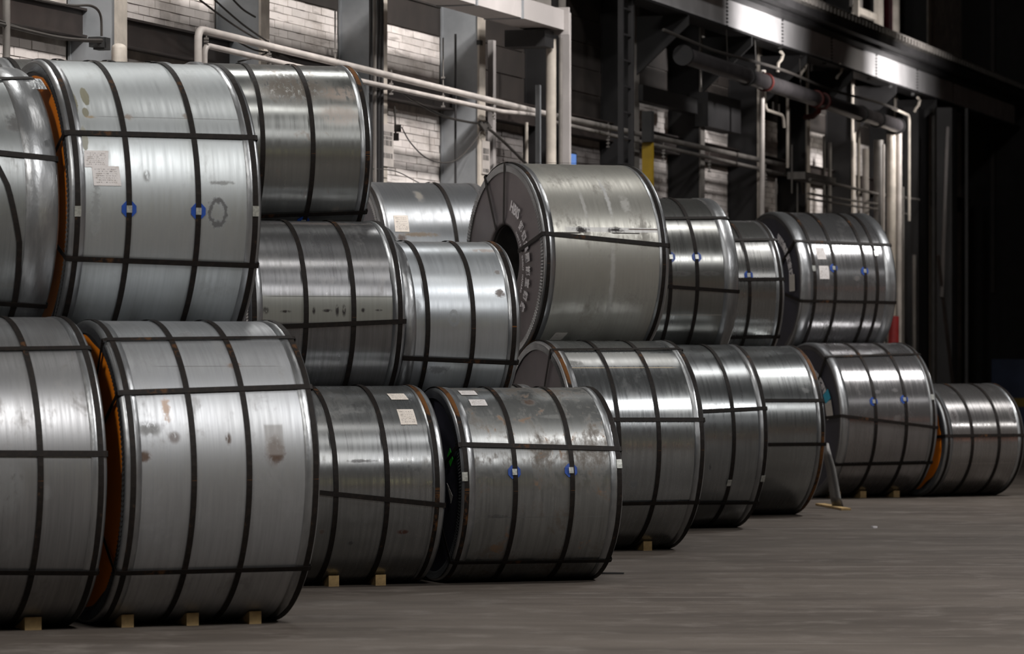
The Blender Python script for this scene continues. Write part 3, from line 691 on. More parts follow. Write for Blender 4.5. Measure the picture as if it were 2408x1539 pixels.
def whitebrick(name, base, dirt, dcol=(.20, .16, .13)):
    t = NT(name); tc = t.n('ShaderNodeTexCoord').outputs['Object']; g = t.n('ShaderNodeNewGeometry')
    r = g.outputs['Random Per Island']
    col = t.mix(t.math('MULTIPLY', t.ramp(r, .2, 1), .35), base, tuple(c*.62 for c in base))
    a = t.noise(t.mapping(tc, (.5, 1, 2.0)), 1.2, 6, .65); col = t.mix(t.math('MULTIPLY', t.ramp(a, .45, .72), dirt), col, dcol)
    b = t.noise(t.mapping(tc, (2.5, 1, 14)), 1.2, 4, .6); col = t.mix(t.math('MULTIPLY', t.ramp(b, .58, .7), dirt*.9), col, tuple(c*.5 for c in dcol))
    t.l(col, t.b.inputs['Base Color']); t.b.inputs['Roughness'].default_value = .75
    t.bump(t.noise(tc, 30, 4), .3, .006); return t.m
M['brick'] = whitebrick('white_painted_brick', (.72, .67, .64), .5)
M['brick_grey'] = whitebrick('dark_grey_brick', (.17, .155, .15), .7, (.07, .055, .05))  # darker brick for two bays
M['mortar'] = simple('mortar', (.42, .385, .355), .9, 0, .3, 5)
M['shade_plank'] = simple('upper_shade_plank', (.022, .016, .013), .8, 0, .35, 3)
M['dark_bar'] = simple('dark_brown_bar', (.034, .025, .022), .6, 0, .35, 4)
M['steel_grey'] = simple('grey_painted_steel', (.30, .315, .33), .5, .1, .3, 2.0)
M['steel_dark'] = simple('dark_steel', (.022, .021, .022), .5, .1, .35, 2.0)
M['cream'] = simple('cream_painted_steel', (.52, .47, .41), .5, 0, .28, 5)
M['white_pipe'] = simple('white_painted_pipe', (.50, .46, .43), .45, 0, .25, 4)
M['dull_pipe'] = simple('dull_grey_pipe', (.20, .185, .17), .5, .1, .3, 4)
M['yellow'] = simple('yellow_paint', (.34, .22, .015), .5, 0, .3, 4)
M['red'] = simple('red_paint', (.14, .02, .015), .5, 0, .3, 5)
M['orange'] = simple('orange_paint', (.75, .22, .03), .5, 0, .25, 5)
M['purple'] = simple('dark_red_pipe', (.16, .02, .035), .45, 0, .3, 4)
M['cable'] = simple('black_cable', (.035, .03, .026), .7, 0, .2, 10, 0)
M['girder_paint'] = simple('pale_grey_girder', (.62, .61, .62), .45, .1, .22, 1.5)
M['duct'] = simple('pale_duct', (.46, .43, .42), .5, 0, .15, 2)
M['bluebox'] = simple('blue_container', (.03, .05, .12), .5, .1, .3, 2)
M['yellow_band'] = simple('olive_yellow_reflection', (.50, .48, .24), .7, 0, .2, 1, 0); M['red_band'] = simple('rust_red_reflection', (.38, .16, .10), .7, 0, .2, 1, 0)
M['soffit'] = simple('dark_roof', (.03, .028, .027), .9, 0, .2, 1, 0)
RW = UD.to_3d(); RZ = math.atan2(UD.y, UD.x)
def wbox(mb, u0, u1, v0, v1, z0, z1):
    n = len(mb.v); mb.v += [W(u, v, z) for z in (z0, z1) for v in (v0, v1) for u in (u0, u1)]
    mb.f += [tuple(n+i for i in q) for q in ((0,1,3,2),(4,6,7,5),(0,4,5,1),(2,3,7,6),(0,2,6,4),(1,5,7,3))]
HT = 10.5; UE = wp(2262, 800, 0)[0]; UB = -46; VR = 30
mb = MB(); wbox(mb, UB, UE+.3, -.3, VR+.3, -.2, 0); tag(mb.build('floor', conc()), kind='structure')
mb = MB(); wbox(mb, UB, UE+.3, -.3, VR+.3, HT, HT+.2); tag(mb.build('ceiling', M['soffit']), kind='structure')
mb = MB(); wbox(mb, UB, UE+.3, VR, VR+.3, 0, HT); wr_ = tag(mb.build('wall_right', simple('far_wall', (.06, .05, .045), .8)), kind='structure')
for (ua_, ub_, za_, zb_, m_) in ((-44, -26, 2.0, 4.2, 'yellow_band'), (-24, 30, .3, 2.2, 'red_band')):  # unseen coloured strips added on the right wall to tint coil reflections
    mb = MB(); wbox(mb, ua_, ub_, VR-.06, VR-.01, za_, zb_); mb.build('reflection_band', M[m_], wr_)
mb = MB(); wbox(mb, UB-.3, UB, -.3, VR+.3, 0, HT); tag(mb.build('wall_back', M['soffit']), kind='structure')
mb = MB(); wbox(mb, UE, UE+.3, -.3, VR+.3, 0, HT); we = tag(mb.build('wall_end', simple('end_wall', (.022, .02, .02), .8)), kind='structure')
wl = empty('wall_left', (0, 0, 0)); wl['kind'] = 'structure'
mb = MB(); wbox(mb, UB, UE+.3, -.35, -.010, 0, HT); mb.build('wall_core', M['mortar'], wl)
# columns: picture column of the lit front flange
COLPX = [298, 633, 910, 1141, 1330, 1503, 1657, 1792, 1905, 2012, 2112, 2188]
VF = .44
UC = [wp(x, 400, VF)[0]-.10 for x in COLPX]
# brickwork between the columns, each brick real
def bricks(u0, u1, z0, z1, mat, name):
    mb = MB(); bh, bl, j = .076, .235, .007; row = 0; z = z0; rnd = random.Random(int(u0*10))
    while z+bh <= z1+.001:
        u = u0-(bl/2 if row % 2 else 0)
        while u < u1:
            a, b = max(u, u0), min(u+bl-.005, u1)
            if b-a > .03:
                d = rnd.uniform(-.006, .006); n = len(mb.v); p = .004
                mb.v += [W(a, -.04, z), W(b, -.04, z), W(b, -.04, z+bh-j), W(a, -.04, z+bh-j), W(a, d, z), W(b, d, z), W(b, d, z+bh-j), W(a, d, z+bh-j)]
                mb.f += [tuple(n+i for i in q) for q in ((4,5,6,7),(0,1,5,4),(1,2,6,5),(2,3,7,6),(3,0,4,7))]
            u += bl
        z += bh; row += 1
    o = mb.build(name, mat, wl); o['kind'] = 'stuff'; return o
UL = [UC[0]-5.6, UC[0]-2.7]+UC
for i in range(len(UL)-1):
    u0, u1 = UL[i]+.13, UL[i+1]-.13
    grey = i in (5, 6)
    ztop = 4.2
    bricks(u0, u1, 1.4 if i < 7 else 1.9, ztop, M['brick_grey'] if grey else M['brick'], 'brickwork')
    if not grey: bricks(u0, u1, 4.46, 5.0, M['brick'], 'brickwork')
    mb = MB(); n_ = 9                                       # shade of the upper wall built in as dark boards, one part per board
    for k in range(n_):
        m2 = MB(); z0 = (5.0 if not grey else 4.46)+k*.30; wbox(m2, u0, u1, -.03, .012+.008*(k % 2), z0, z0+.288); m2.build('shade_board', M['shade_plank'], wl)
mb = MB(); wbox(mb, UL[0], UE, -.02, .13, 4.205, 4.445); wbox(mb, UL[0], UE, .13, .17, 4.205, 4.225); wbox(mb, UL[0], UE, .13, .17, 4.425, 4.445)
mb.build('dark_bar', M['dark_bar'], wl)  # dark brown bar with two thin lips along the wall
place = ['at the left, beside the round-topped tank', 'behind the topmost coil, marked by cable knots', 'right of the topmost coil, with a notched white face', 'with a crossing diagonal shadow left of the printed coil',
         'under the end of the pale duct', 'in the dark bay left of the yellow post', 'in the dark, right of the yellow post', 'behind the white pipe loop', 'behind the thick pipe, beside hanging chains',
         'beside the far group of thin pipes', 'under the end of the thick pipe', 'last before the dark corner']
for i, u in enumerate(UC):
    e = empty('wall_column', W(u, .2, 0)); tag(e, 'grey steel wall column '+place[i], 'steel column')
    def b(name, u0, u1, v0, v1, z0, z1, m):
        mb = MB(); wbox(mb, u+u0, u+u1, v0, v1, z0, z1); mb.v = [v-e.location for v in mb.v]; return mb.build(name, M[m], e)
    dark = i >= 4; far = i >= 7  # gloom around the far columns is put into a darker steel colour
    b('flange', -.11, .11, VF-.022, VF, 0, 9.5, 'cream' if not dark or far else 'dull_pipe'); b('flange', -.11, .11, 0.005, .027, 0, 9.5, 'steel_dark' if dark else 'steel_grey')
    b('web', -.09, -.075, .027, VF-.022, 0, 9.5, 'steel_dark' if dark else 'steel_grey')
    if i in (1, 2, 3):
        for z in (5.02, 4.86) if i == 2 else (4.9,): b('bolt_plate', -.115, -.03, VF-.03, VF+.012, z, z+.05, 'black_rubber')
# ---------------------------------------------------------------- small builders along the wall
def fin(mb, name, mat, label, cat, smooth=True, group=None, loc=None):
    o = mb.build(name, M[mat] if isinstance(mat, str) else mat, None, smooth); tag(o, label, cat, group); return o
def P(px, py, v): u, z = wp(px, py, v); return W(u, v, z)
def vpipe(px, v, y0, y1, r, mat, name, label, cat='pipe'):
    top = P(px, y0, v); bot = P(px, y1, v) if y1 is not None else Vector((top.x, top.y, 0)); mb = MB(); mb.tube([bot, top], r, 12)
    return fin(mb, name, mat, label, cat)
def vbar(px, v, y0, y1, wu, wv, mat, name, label, cat='post'):
    u, z1 = wp(px, y0, v); z0 = wp(px, y1, v)[1] if y1 is not None else 0; mb = MB(); wbox(mb, u-wu/2, u+wu/2, v-wv, v, z0, z1)
    return fin(mb, name, mat, label, cat, False)
def arcp(a, b, c, n=5):            # rounded corner a-b-c
    return [a.lerp(b, k/n).lerp(b.lerp(c, k/n), k/n) for k in range(n+1)]
def pipe_px(pts, v, r, mat, name, label, cat='pipe', rnd=.12, group=None):
    Q = [P(x, y, v) for x, y in pts]; path = [Q[0]]
    for i in range(1, len(Q)-1):
        d1 = (Q[i-1]-Q[i]).normalized()*rnd; d2 = (Q[i+1]-Q[i]).normalized()*rnd; path += arcp(Q[i]+d1, Q[i], Q[i]+d2)
    path.append(Q[-1]); mb = MB(); mb.tube(path, r, 10); return fin(mb, name, mat, label, cat, True, group)
def cable_px(pts, v, r, label, n=8, group=None):
    Q = [P(x, y, v) for x, y in pts]; path = []
    for i in range(len(Q)-1):
        p0 = Q[max(i-1, 0)]; p1 = Q[i]; p2 = Q[i+1]; p3 = Q[min(i+2, len(Q)-1)]
        for k in range(n):
            t = k/n; path.append(.5*((2*p1)+(p2-p0)*t+(2*p0-5*p1+4*p2-p3)*t*t+(3*p1-p0-3*p2+p3)*t**3))
    path.append(Q[-1]); mb = MB(); mb.tube(path, r, 6); return fin(mb, 'cable', 'cable', label, 'cable', True, group)
VP_ = .62
# the pair of white pipes with their drops, elbows and hangers
pr = empty('pipe_run', P(475, 150, VP_)); tag(pr, 'pair of white pipes running down the wall from a left-hand elbow', 'pipes')
def child(o, par):
    o.parent = par; o.matrix_parent_inverse = Matrix.Translation(-par.location); 
    for k in ('label', 'category', 'group'):
        if k in o: del o[k]
    return o
child(pipe_px([(466, 420), (466, 68), (1283, 268)], VP_, .034, 'white_pipe', 'upper_pipe', '', 'x', .1), pr)
child(pipe_px([(481, 420), (481, 106), (780, 176), (1180, 263), (1262, 270)], VP_, .026, 'white_pipe', 'lower_pipe', '', 'x', .1), pr)
child(pipe_px([(1283, 268), (1855, 391), (1853, 255)], VP_, .034, 'dull_pipe', 'upper_pipe', '', 'x', .05), pr)
child(pipe_px([(1300, 287), (1886, 420), (1890, 455)], VP_, .024, 'dull_pipe', 'lower_pipe', '', 'x', .1), pr)
for x in (485, 633, 788, 920, 1042, 1160, 1430, 1560, 1668, 1800):
    y = 70+(x-475)*.2445; mb = MB(); a = P(x, y-14 if x not in (788, 1042) else y-120, VP_); b_ = P(x, y+42, VP_)
    mb.tube([a, b_], .008, 6)
    for k in (0, .35, .7, 1): 
        c_ = a.lerp(b_, 1-k*.42); mb.obox(c_-Vector((.02, 0, 0)), c_+Vector((.02, 0, 0)), .03, .018)
    child(fin(mb, 'hanger', 'dull_pipe', '', 'x'), pr)
# left end: conduits, box, tank
pipe_px([(15, 0), (15, 145), (6, 300)], .5, .030, 'dull_pipe', 'drop_pipe', 'grey vertical pipe at the far left edge of the wall', 'pipe')
cable_px([(-30, 50), (15, 60), (120, 85), (180, 93), (238, 95)], .5, .016, 'dark conduit sagging from the left edge to the switch box')
cable_px([(-30, 38), (60, 70), (150, 92), (238, 99)], .5, .010, 'thin conduit just beneath the left dark conduit')
cable_px([(60, -8), (120, 6), (170, 13), (215, 14), (236, 35), (239, 85)], .5, .011, 'grey conduit curving down into the switch box', 10)
e = empty('switch_box', P(247, 118, .5)); tag(e, 'small dark switch box on the leftmost wall column', 'switch box')
for (x0, y0, x1, y1) in ((234, 86, 243, 98), (246, 87, 257, 118), (236, 96, 247, 112)):
    u0, z1 = wp(x0, y0, .5); u1, z0 = wp(x1, y1, .5); mb = MB(); wbox(mb, u0, u0+.12, .40, .5, z0, z1); mb.v = [v-e.location for v in mb.v]; mb.build('housing', M['black_rubber'], e)
uT, zT = wp(312, 90, .62); mb = MB(); R_ = .075
n = 14; pts = [(R_*math.sin(a), R_*.55*math.cos(a)) for a in [math.pi*k/2/6 for k in range(7)]]
prof = [(r_, zT-.08+h_-.0) for r_, h_ in pts]+[(R_, zT-.6), (R_, zT-1.0)]
for (r_, z_) in prof:
    for k in range(20): a = 2*math.pi*k/20; mb.v.append(W(uT+r_*math.cos(a)*1.0, .50+r_*math.sin(a)*.8, z_))
for i in range(len(prof)-1):
    for k in range(20): mb.f.append((i*20+k, (i+1)*20+k, (i+1)*20+(k+1) % 20, i*20+(k+1) % 20))
fin(mb, 'tank', 'cream', 'cream round-topped tank beside the leftmost column', 'tank')
for i, (a, b_) in enumerate((((470, 0), (633, 108)), ((505, 0), (633, 100)), ((540, -10), (600, 40)))):
    x0, y0 = a; x1, y1 = b_; cable_px([a, ((x0+x1)/2, (y0+y1)/2+6), b_], .5, .009, ['longest', 'middle', 'shortest'][i]+' of three dark wires slanting in from the top edge behind the topmost coil', 6)
cable_px([(556, 96), (600, 118), (660, 128), (700, 150)], .55, .008, 'dark wire running through the cable knot between the two white pipes', 6)
cable_px([(560, 145), (600, 135), (640, 120)], .55, .008, 'short wire rising from beneath to the cable knot behind the topmost coil', 6)
mb = MB()
for k in range(9):
    c_ = P(628+k*2.2, 100+(k*7) % 22, .52); mb.obox(c_, c_+Vector((.05, .02, -.05)), .04, .03)
fin(mb, 'cable_knot', 'cable', 'tangle of cable ends on the column behind the topmost coil', 'cable', False)
cable_px([(880, 212), (930, 210), (975, 238), (1040, 272), (1100, 287), (1130, 290)], .5, .013, 'dark cable drooping between two bright columns above the cream-labelled back coil')
cable_px([(1130, 290), (1170, 320), (1240, 388), (1300, 450)], .5, .016, 'dark cable slanting down behind the coil with printed end')
cable_px([(945, 300), (965, 335), (1000, 370), (1040, 383), (1075, 375), (1110, 340), (1135, 300)], .5, .007, 'thin grey cable hanging in a deep loop on the white brick')
cable_px([(875, 397), (930, 403), (975, 425), (1040, 460)], .5, .005, 'thinnest wire trailing down just above the back coil')
mb = MB()
for k in range(7):
    c_ = P(1126+k*3, 286+(k*5) % 12, .5); mb.obox(c_, c_+Vector((.04, .02, -.05)), .05, .035)
fin(mb, 'cable_clamp', 'cable', 'dark cable clamp on the fourth wall column', 'clamp', False)
mb = MB()
for (x, y, s_) in ((930, 262, .04), (935, 302, .07), (929, 322, .075)):
    c_ = P(x, y, .2); mb.obox(c_-Vector((0, 0, s_/2)), c_+Vector((0, 0, s_/2)), s_, s_)
mb.tube([P(928, 250, .2), P(931, 330, .2)], .010, 6)
fin(mb, 'outlet', 'cable', 'rusty outlet fitting on the white brick right of the barcode plate', 'fitting', False)
# plates with bar marks on two columns
def plate(px, y0, y1, w_, label, bars):
    u, z1 = wp(px, y0, VF+.012); z0 = wp(px, y1, VF+.012)[1]; e = empty('marker_plate', W(u, VF, z0)); tag(e, label, 'plate')
    mb = MB(); wbox(mb, u-w_/2, u+w_/2, VF+.002, VF+.014, z0, z1); mb.v = [v-e.location for v in mb.v]; mb.build('plate', M['white_pipe'], e)
    mb = MB(); rnd = random.Random(px)
    for (f0, f1) in bars:
        nb = 7
        for k in range(nb):
            a = u-w_*.42+w_*.84*k/nb; wbox(mb, a, a+w_*.84/nb*rnd.choice((.45, .6, .3)), VF+.014, VF+.016, z0+(z1-z0)*f0, z0+(z1-z0)*f1)
    mb.v = [v-e.location for v in mb.v]; mb.build('bar_marks', M['black_rubber'], e)['kind'] = 'stuff'
plate(912, 294, 392, .34, 'white plate with black bar marks on the bright column right of the topmost coil', [(.50, .63), (.65, .72), (.74, .84), (.20, .32)])
plate(1143, 332, 410, .26, 'white plate with black bar marks just left of the coil with printed end', [(.42, .58), (.61, .78), (.05, .16)])
# conduits beside the third column and light standpipes
for k, (x, mt) in enumerate(((872, 'steel_dark'), (881, 'dull_pipe'), (890, 'steel_dark'), (898, 'black_rubber'))):
    vpipe(x, .5, -10, None, .018, mt, 'conduit', ['leftmost', 'second', 'third', 'rightmost'][k]+' of four vertical conduits bundled right of the topmost coil')
vbar(1163, .3, 95, None, .10, .06, 'duct', 'trunking', 'pale vertical trunking right of the fourth wall column')
vpipe(1071, .35, 80, None, .012, 'steel_dark', 'conduit', 'single dark vertical conduit crossing the white brick edge')
vpipe(1296, 1.0, 92, None, .055, 'cream', 'stand_pipe', 'bright cream standpipe under the pale duct end', 'pipe')
vpipe(1318, 1.0, 88, None, .022, 'dull_pipe', 'stand_pipe', 'thin grey pipe just right of the bright cream standpipe', 'pipe')
vbar(1271, .8, 200, None, .05, .05, 'steel_grey', 'post', 'slim grey post just left of the bright cream standpipe')
vbar(1341, .9, 30, None, .07, .10, 'duct', 'post', 'tall pale post at the end of the pale duct')
vpipe(1238, .3, 288, None, .02, 'cream', 'conduit', 'short pale conduit in the dark brick bay')
# pale duct, ending above the standpipes
e = empty('duct', P(1328, 70, 1.15)); tag(e, 'pale square duct ending at the top centre', 'duct')
u1, zb = wp(1328, 71, 1.15); zt = wp(1328, 24, 1.15)[1]; u0 = u1-9.5
def pc(name, mat, f):
    mb = MB(); f(mb); mb.v = [v-e.location for v in mb.v]; return mb.build(name, M[mat] if isinstance(mat, str) else mat, e)
ww = (u1-u0)/6
for k in range(6): pc('duct_panel', 'duct', lambda mb, k=k: wbox(mb, u0+k*ww, u0+(k+1)*ww-.025, .75, 1.15, zb, zt))
for k in range(1, 6): pc('seam_frame', 'steel_grey', lambda mb, k=k: wbox(mb, u0+k*ww-.035, u0+k*ww+.01, .74, 1.165, zb-.01, zt+.01))
pc('end_plate', 'duct', lambda mb: wbox(mb, u1-.02, u1+.02, .70, 1.2, zb-.05, zt+.03)); pc('valve', 'dull_pipe', lambda mb: wbox(mb, u1-.9, u1-.35, .85, 1.1, zt, zt+.15))
pc('bracket', 'steel_dark', lambda mb: wbox(mb, u1-.42, u1-.08, .6, 1.05, zb-.20, zb-.02))
# crane runway girder
e = empty('runway_girder', P(2060, 185, 1.0)); tag(e, 'pale steel crane runway girder with railed walkway, upper right', 'girder')
VG = 1.0; zb = wp(2060, 186, VG)[1]; h = .375; ua = wp(1480, 0, VG)[0]; ub = UE-.1
js = [wp(x, 0, VG)[0] for x in (1709, 1839, 1955, 2060, 2156, 2240)]
edges = [ua]+js+[ub]
for a, b_ in zip(edges, edges[1:]): pc('web_plate', 'girder_paint', lambda mb: wbox(mb, a+.012, b_-.012, VG-.03, VG, zb, zb+h))
for j in js:
    def f(mb, j=j):
        for k in range(8): wbox(mb, j-.03, j+.03, VG, VG+.014, zb+.02+k*h/8, zb+.02+k*h/8+.022)
    pc('rivet_line', 'steel_dark', f)
pc('top_flange', 'steel_dark', lambda mb: wbox(mb, ua, ub, VG-.25, VG+.22, zb+h, zb+h+.05)); pc('bottom_flange', 'steel_dark', lambda mb: wbox(mb, ua, ub, VG-.2, VG+.10, zb-.03, zb))
pc('walkway', 'steel_dark', lambda mb: wbox(mb, ua, ub, VG-.5, VG+.40, zb+h+.05, zb+h+.22))
def f(mb):
    u = ua
    while u < ub: wbox(mb, u, u+.11, VG+.40, VG+.43, zb+h+.19, zb+h+.27); u += .24
    wbox(mb, ua, ub, VG+.38, VG+.40, zb+h+.15, zb+h+.20); wbox(mb, ua, ub, VG+.40, VG+.42, zb+h+.27, zb+h+.29)
pc('toothed_edge', 'dull_pipe', f)
for (x, y) in ((1836, 128), (1890, 150), (1975, 158), (2158, 236)):
    pts = [P(x, y-6, VG+.05), P(x+5, y, VG+.05), P(x+2, y+12, VG+.03), P(x-6, y+22, VG), P(x-7, y+42 if x == 1836 else y+26, VG)]
    def f(mb): mb.tube(pts, .022, 8)
    pc('hook_bracket', 'cream', f)
for k in range(9):
    x = 1730+k*52; y = 66+(x-1707)*.355
    pc('clip', 'black_rubber', lambda mb: mb.obox(P(x, y-5, VG+.03), P(x, y+3, VG+.03), .05, .05))
# brackets (gussets) under the girder
for x in (1503, 1657, 1792, 1905, 2012, 2112):
    i = COLPX.index(x); u = UC[i]
    def f(mb):
        n = len(mb.v); A = [(VF, zb-.03), (VG+.1, zb-.03), (VG+.1, zb-.15), (VF, zb-.75)]
        mb.v += [W(u+d, v, z) for d in (-.02, .02) for v, z in A]; mb.f += [(n, n+1, n+2, n+3), (n+7, n+6, n+5, n+4)]+[(n+k, n+4+k, n+4+(k+1) % 4, n+(k+1) % 4) for k in range(4)]
    pc('gusset', 'steel_dark', f)
# thick pipe with red couplings
e = empty('thick_pipe', P(2110, 295, 1.2)); tag(e, 'thick grey-blue pipe with rusty red couplings under the girder', 'pipe')
a0, a1 = P(1607, 130, 1.2), P(2112, 297, 1.2); L_ = a1-a0
M['pipe_metal'] = simple('thick_pipe_metal', (.13, .12, .125), .28, .55, .3, 3)
pc('pipe', 'pipe_metal', lambda mb: mb.tube([a0, a1], .105, 24))
for x in (1607, 1755, 1798, 1918, 1934, 2023, 2063, 2110):
    t_ = (P(x, 200, 1.2)-a0).dot(L_)/L_.length_squared; c_ = a0+L_*t_; d_ = L_.normalized()*.035
    pc('coupling', 'red' if x in (1798, 1918, 1934) else 'steel_dark', lambda mb: mb.tube([c_-d_, c_+d_], .125, 24))
for x, y in ((1708, 70), (1775, 95), (1880, 138), (1900, 150)):
    pc('hanger_rod', 'cable', lambda mb: mb.tube([P(x, y, 1.1), P(x+3, y+75, 1.1)], .008, 6))
pc('pipe_bend', 'red', lambda mb: mb.tube([P(1927, 240, 1.2), P(1925, 262, 1.15), P(1912, 274, 1.0), P(1895, 276, .8)], .04, 12))
cable_px([(1560, 70), (1660, 112), (1700, 125), (1840, 165), (1950, 210), (2060, 240), (2110, 258)], 1.25, .02, 'thin rail-like conduit just above the thick pipe')
pipe_px([(2100, 255), (2138, 272), (2138, 520)], 1.1, .022, 'cream', 'drop_pipe', 'thin cream pipe bending down right of the thick pipe end')
# yellow post and dark bay details
mb = MB(); u, z1 = wp(1535, 335, .9); wbox(mb, u-.05, u+.05, .78, .9, 0, z1); fin(mb, 'bollard_post', 'yellow', 'yellow post behind the right shoulder of the printed coil', 'post', False)
vbar(1535, .92, 262, 334, .12, .12, 'black_rubber', 'post', 'black upper section of the yellow post')
e = empty('wall_ladder', P(1478, 300, 1.0)); e.location.z = 0; tag(e, 'dark steel wall ladder in the black bay left of the yellow post', 'ladder')
ul, _ = wp(1466, 300, 1.0); ur, _ = wp(1490, 300, 1.0)
for u in (ul, ur):
    mb = MB(); wbox(mb, u-.025, u+.025, .94, 1.0, 0, 9.6); mb.v = [v-e.location for v in mb.v]; mb.build('rail', M['steel_dark'], e)
for k in range(30):
    mb = MB(); z = .5+k*.3; wbox(mb, ul+.025, ur-.025, .96, .98, z, z+.022); mb.v = [v-e.location for v in mb.v]; mb.build('rung', M['steel_dark'], e)
mb = MB(); u0, z1 = wp(1512, 175, .5); u1, z0 = wp(1640, 268, .5); wbox(mb, u0, u1, .35, .5, z0, wp(1640, 232, .5)[1]); fin(mb, 'wall_panel', 'steel_dark', 'dark grey cladding panel above the yellow post', 'panel', False)
mb = MB(); u0, _ = wp(1665, 300, .55); u1, _ = wp(1742, 300, .55); _, z0 = wp(1700, 305, .55); wbox(mb, u0, u1, .3, .55, z0, z0+.45); fin(mb, 'wall_panel', 'steel_dark', 'dark grey cladding panel above the white brick right of the yellow post', 'panel', False)
# small lit screen
e = empty('lit_window', P(1344, 386, .55)); tag(e, 'small glowing blue-white pane just above the printed coil', 'lamp')
u, z0 = wp(1344, 388, .55); z1 = wp(1344, 362, .55)[1]
pc('frame', 'steel_dark', lambda mb: wbox(mb, u-.22, u+.22, .5, .55, z0-.02, z1+.02)); pc('pane', emis('blue_glow', (.22, .42, 1.0), .8), lambda mb: wbox(mb, u-.16, u+.16, .55, .56, z0, z1))
# pipe loops and thin pipes at the right
pipe_px([(1797, 165), (1800, 258), (1842, 272), (1844, 300)], .9, .022, 'cream', 'pipe_loop', 'cream pipe stepping down under the thick pipe')
vpipe(1792, 1.0, 165, None, .035, 'white_pipe', 'stand_pipe', 'bright standpipe left of the white pipe loop')
vpipe(1852, .9, 225, 395, .022, 'cream', 'stand_pipe', 'cream vertical pipe closing the white pipe loop')
for k, (x, y0, y1) in enumerate(((1818, 240, 260), (1832, 245, 265), (1862, 340, 455), (1825, 420, 500), (1875, 430, 500))):
    vpipe(x, .8, y0, y1, .013, 'dull_pipe', 'small_pipe', ['stub pipe rising from the cream stepped pipe, left', 'stub pipe rising from the cream stepped pipe, right', 'slim pipe crossing the lower white pipe', 'slim pipe just above the black-ended upper coil, left', 'slim pipe just above the black-ended upper coil, right'][k])
for k, (x, y0, r, mt, v, lab) in enumerate((
        (1938, 320, .02, 'dull_pipe', .6, 'dull thin pipe in the far bay under the red coupling'), (1951, 335, .03, 'dull_pipe', .5, 'dull wider pipe in the far bay under the red coupling'),
        (2019, 285, .024, 'cream', .9, 'first cream pipe left of the far pipe cluster'), (2036, 350, .055, 'white_pipe', .8, 'wide mottled pipe in the far cluster'),
        (2066, 330, .075, 'dull_pipe', 1.0, 'wide stained pipe left of the brightest far pipe'), (2078, 340, .018, 'white_pipe', 1.1, 'slim white pipe between two wide far pipes'),
        (2096, 315, .07, 'cream', 1.1, 'brightest wide cream pipe under the thick pipe end'), (2114, 300, .045, 'white_pipe', 1.2, 'tall pale pipe right of the brightest cream pipe'),
        (2124, 440, .014, 'dull_pipe', 1.1, 'slim dull pipe beside the tall pale far pipe'), (2150, 600, .03, 'dull_pipe', 1.0, 'low dull pipe near the dark corner'))):
    vpipe(x, v, y0, None, r, mt, 'stand_pipe', lab)
for k, (pts, r, lab) in enumerate((
        ([(1905, 422), (1972, 435), (2070, 458), (2160, 470)], .022, 'top one of four low horizontal far pipes'), ([(1900, 455), (1990, 470), (2065, 480)], .016, 'second one of four low horizontal far pipes'),
        ([(1900, 468), (2000, 484), (2062, 492)], .016, 'third one of four low horizontal far pipes'), ([(2085, 512), (2100, 498), (2140, 505)], .016, 'lowest one of four low horizontal far pipes'))):
    pipe_px(pts, 1.0, r, 'dull_pipe', 'far_pipe', lab, 'pipe', .03)
mb = MB(); u0, zz = wp(1900, 420, 1.0); u1, z2 = wp(1972, 440, 1.0); wbox(mb, u0, u1, .7, .96, z2+.03, z2+.13); fin(mb, 'cable_tray', 'dull_pipe', 'short pale tray at the left end of the low far pipes', 'tray', False)
# structures above the walkway
e = empty('walkway_frame', P(2060, 95, .6)); tag(e, 'cream frame standing on the girder walkway', 'frame')
zt = HT-.2; zw = zb+h+.2
def bar(name, px, v, wu, wv, z0, z1, m): 
    u, _ = wp(px, 50, v); pc(name, m, lambda mb: wbox(mb, u-wu/2, u+wu/2, v-wv, v, z0, z1))
bar('post', 2020, .62, .10, .08, zw, zt, 'cream'); bar('post', 2072, .62, .36, .08, zw, zt, 'cream')
u0, _ = wp(2020, 50, .6); u1, _ = wp(2066, 50, .6); zr = wp(2040, 38, .6)[1]
pc('rail', 'cream', lambda mb: wbox(mb, u0, u1, .5, .58, zr, zr+.10)); pc('panel', 'dull_pipe', lambda mb: wbox(mb, u0, u0+(u1-u0)*.5, .45, .5, zr+.1, zt))
pc('panel', 'cream', lambda mb: wbox(mb, u0+.05, u0+(u1-u0)*.5, .45, .5, zw, zw+.22))
u, _ = wp(2094, 50, .5); mb = MB(); mb.tube([W(u, .5, zw), W(u, .5, HT)], .13, 16); fin(mb, 'stand_pipe', 'purple', 'dark red wide pipe rising above the walkway', 'pipe')
mb = MB(); u, _ = wp(2113, 50, .7); wbox(mb, u-.07, u+.07, .62, .7, zw, HT); fin(mb, 'post', 'cream', 'slim cream post right of the dark red pipe', 'post', False)
mb = MB()
for (x, y) in ((1925, 30), (1953, 45)):
    u, z = wp(x, y, .3); wbox(mb, u-.20, u+.20, .25, .3, z-.05, z+.07+.02*(x > 1940))
o = fin(mb, 'vent_panel', 'cream', 'pair of small cream slotted panels above the walkway', 'panel', False)
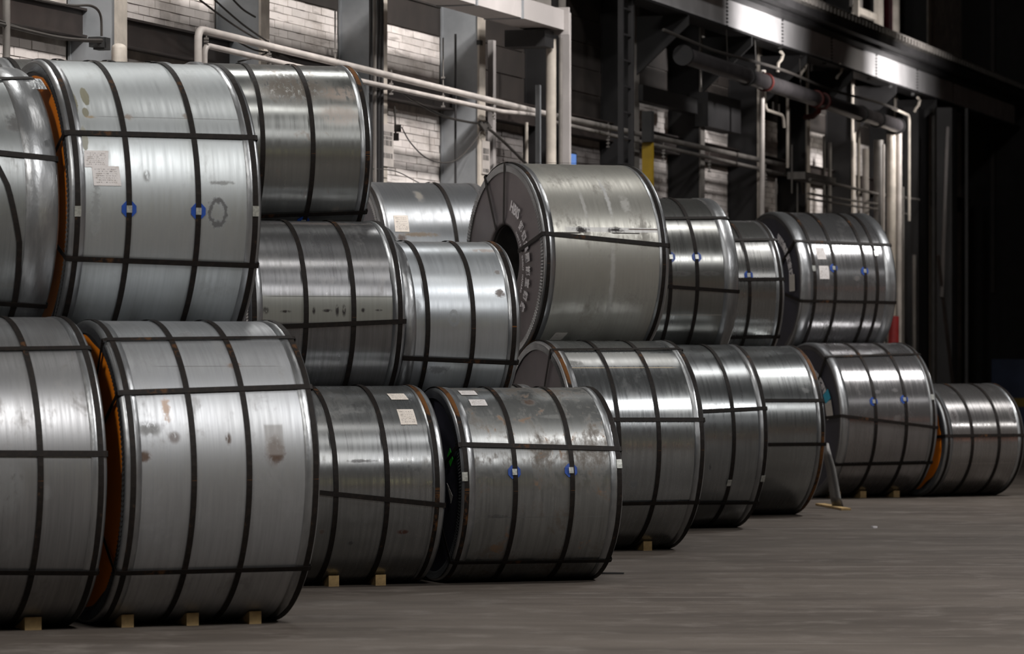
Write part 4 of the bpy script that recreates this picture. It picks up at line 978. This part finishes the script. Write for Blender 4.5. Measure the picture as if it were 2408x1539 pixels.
# dark corner: columns and braces
for k, (x, wu, v, mt, lab) in enumerate(((2172, .9, .9, 'steel_dark', 'broad dark grey pier at the right end of the long wall'), (2199, .05, 1.0, 'dull_pipe', 'slim pale edge strip on the broad dark pier'),
        (2245, .5, 1.4, 'steel_dark', 'second dark pier in the corner'), (2277, .06, 1.6, 'steel_dark', 'thin dark upright right of the second pier'))):
    vbar(x, v, 255, None, wu, .25 if wu > .2 else .05, mt, 'pier', lab, 'pier')
mb = MB(); mb.obox(P(2206, 600, 1.5), P(2240, 900, 1.5), .05, .05); mb.obox(P(2228, 300, 1.5), P(2214, 700, 1.5), .09, .05); fin(mb, 'cross_brace', 'dark_bar', 'dark diagonal braces between the two corner piers', 'brace', False)
mb = MB(); ua_, zz = wp(2338, 250, 3.2); mb.obox(W(UE-.12, 0, 0), W(UE-.12, 0, .01), .001, .001)
def on_end(px, py):
    dx = (px-CX)/F; Z = (UE-.10-(-PX0.dot(UD)))/(dx*UD.x+UD.y); return Vector((dx*Z, Z, CAMH-(py-YH)/F*Z))
def endbox(px0, px1, py0, py1, name, mat, label, cat, d=.12):
    a = on_end(px0, py1); b_ = on_end(px1, py0); va = (a-PX0).dot(ND); vb = (b_-PX0).dot(ND); mb = MB(); wbox(mb, UE-d, UE-.005, va, vb, max(0, a.z), b_.z)
    return fin(mb, name, mat, label, cat, False)
endbox(2330, 2339, -60, 690, 'post', 'dark_bar', 'thin brown upright on the dark end wall', 'post')
cont = endbox(2356, 2440, 845, 1100, 'container', 'bluebox', 'dark blue container at the foot of the end wall', 'container', 1.2)
kb = endbox(2392, 2440, 935, 955, 'stripe', 'yellow', 'x', 'x', 1.22); kb.parent = cont; kb['label'] = 'yellow stripe'; del kb['category']
endbox(2205, 2216, 830, 1100, 'sign', 'orange', 'orange upright marker near the dark corner', 'sign', .5)
mb = MB(); mb.tube([P(2098, 905, 1.6), P(2103, 745, 1.6)], [.10, .07], 16); fin(mb, 'red_drum', simple('red_drum_paint', (.42, .03, .03)), 'red upright drum showing right of the black-ended upper coil', 'marker')
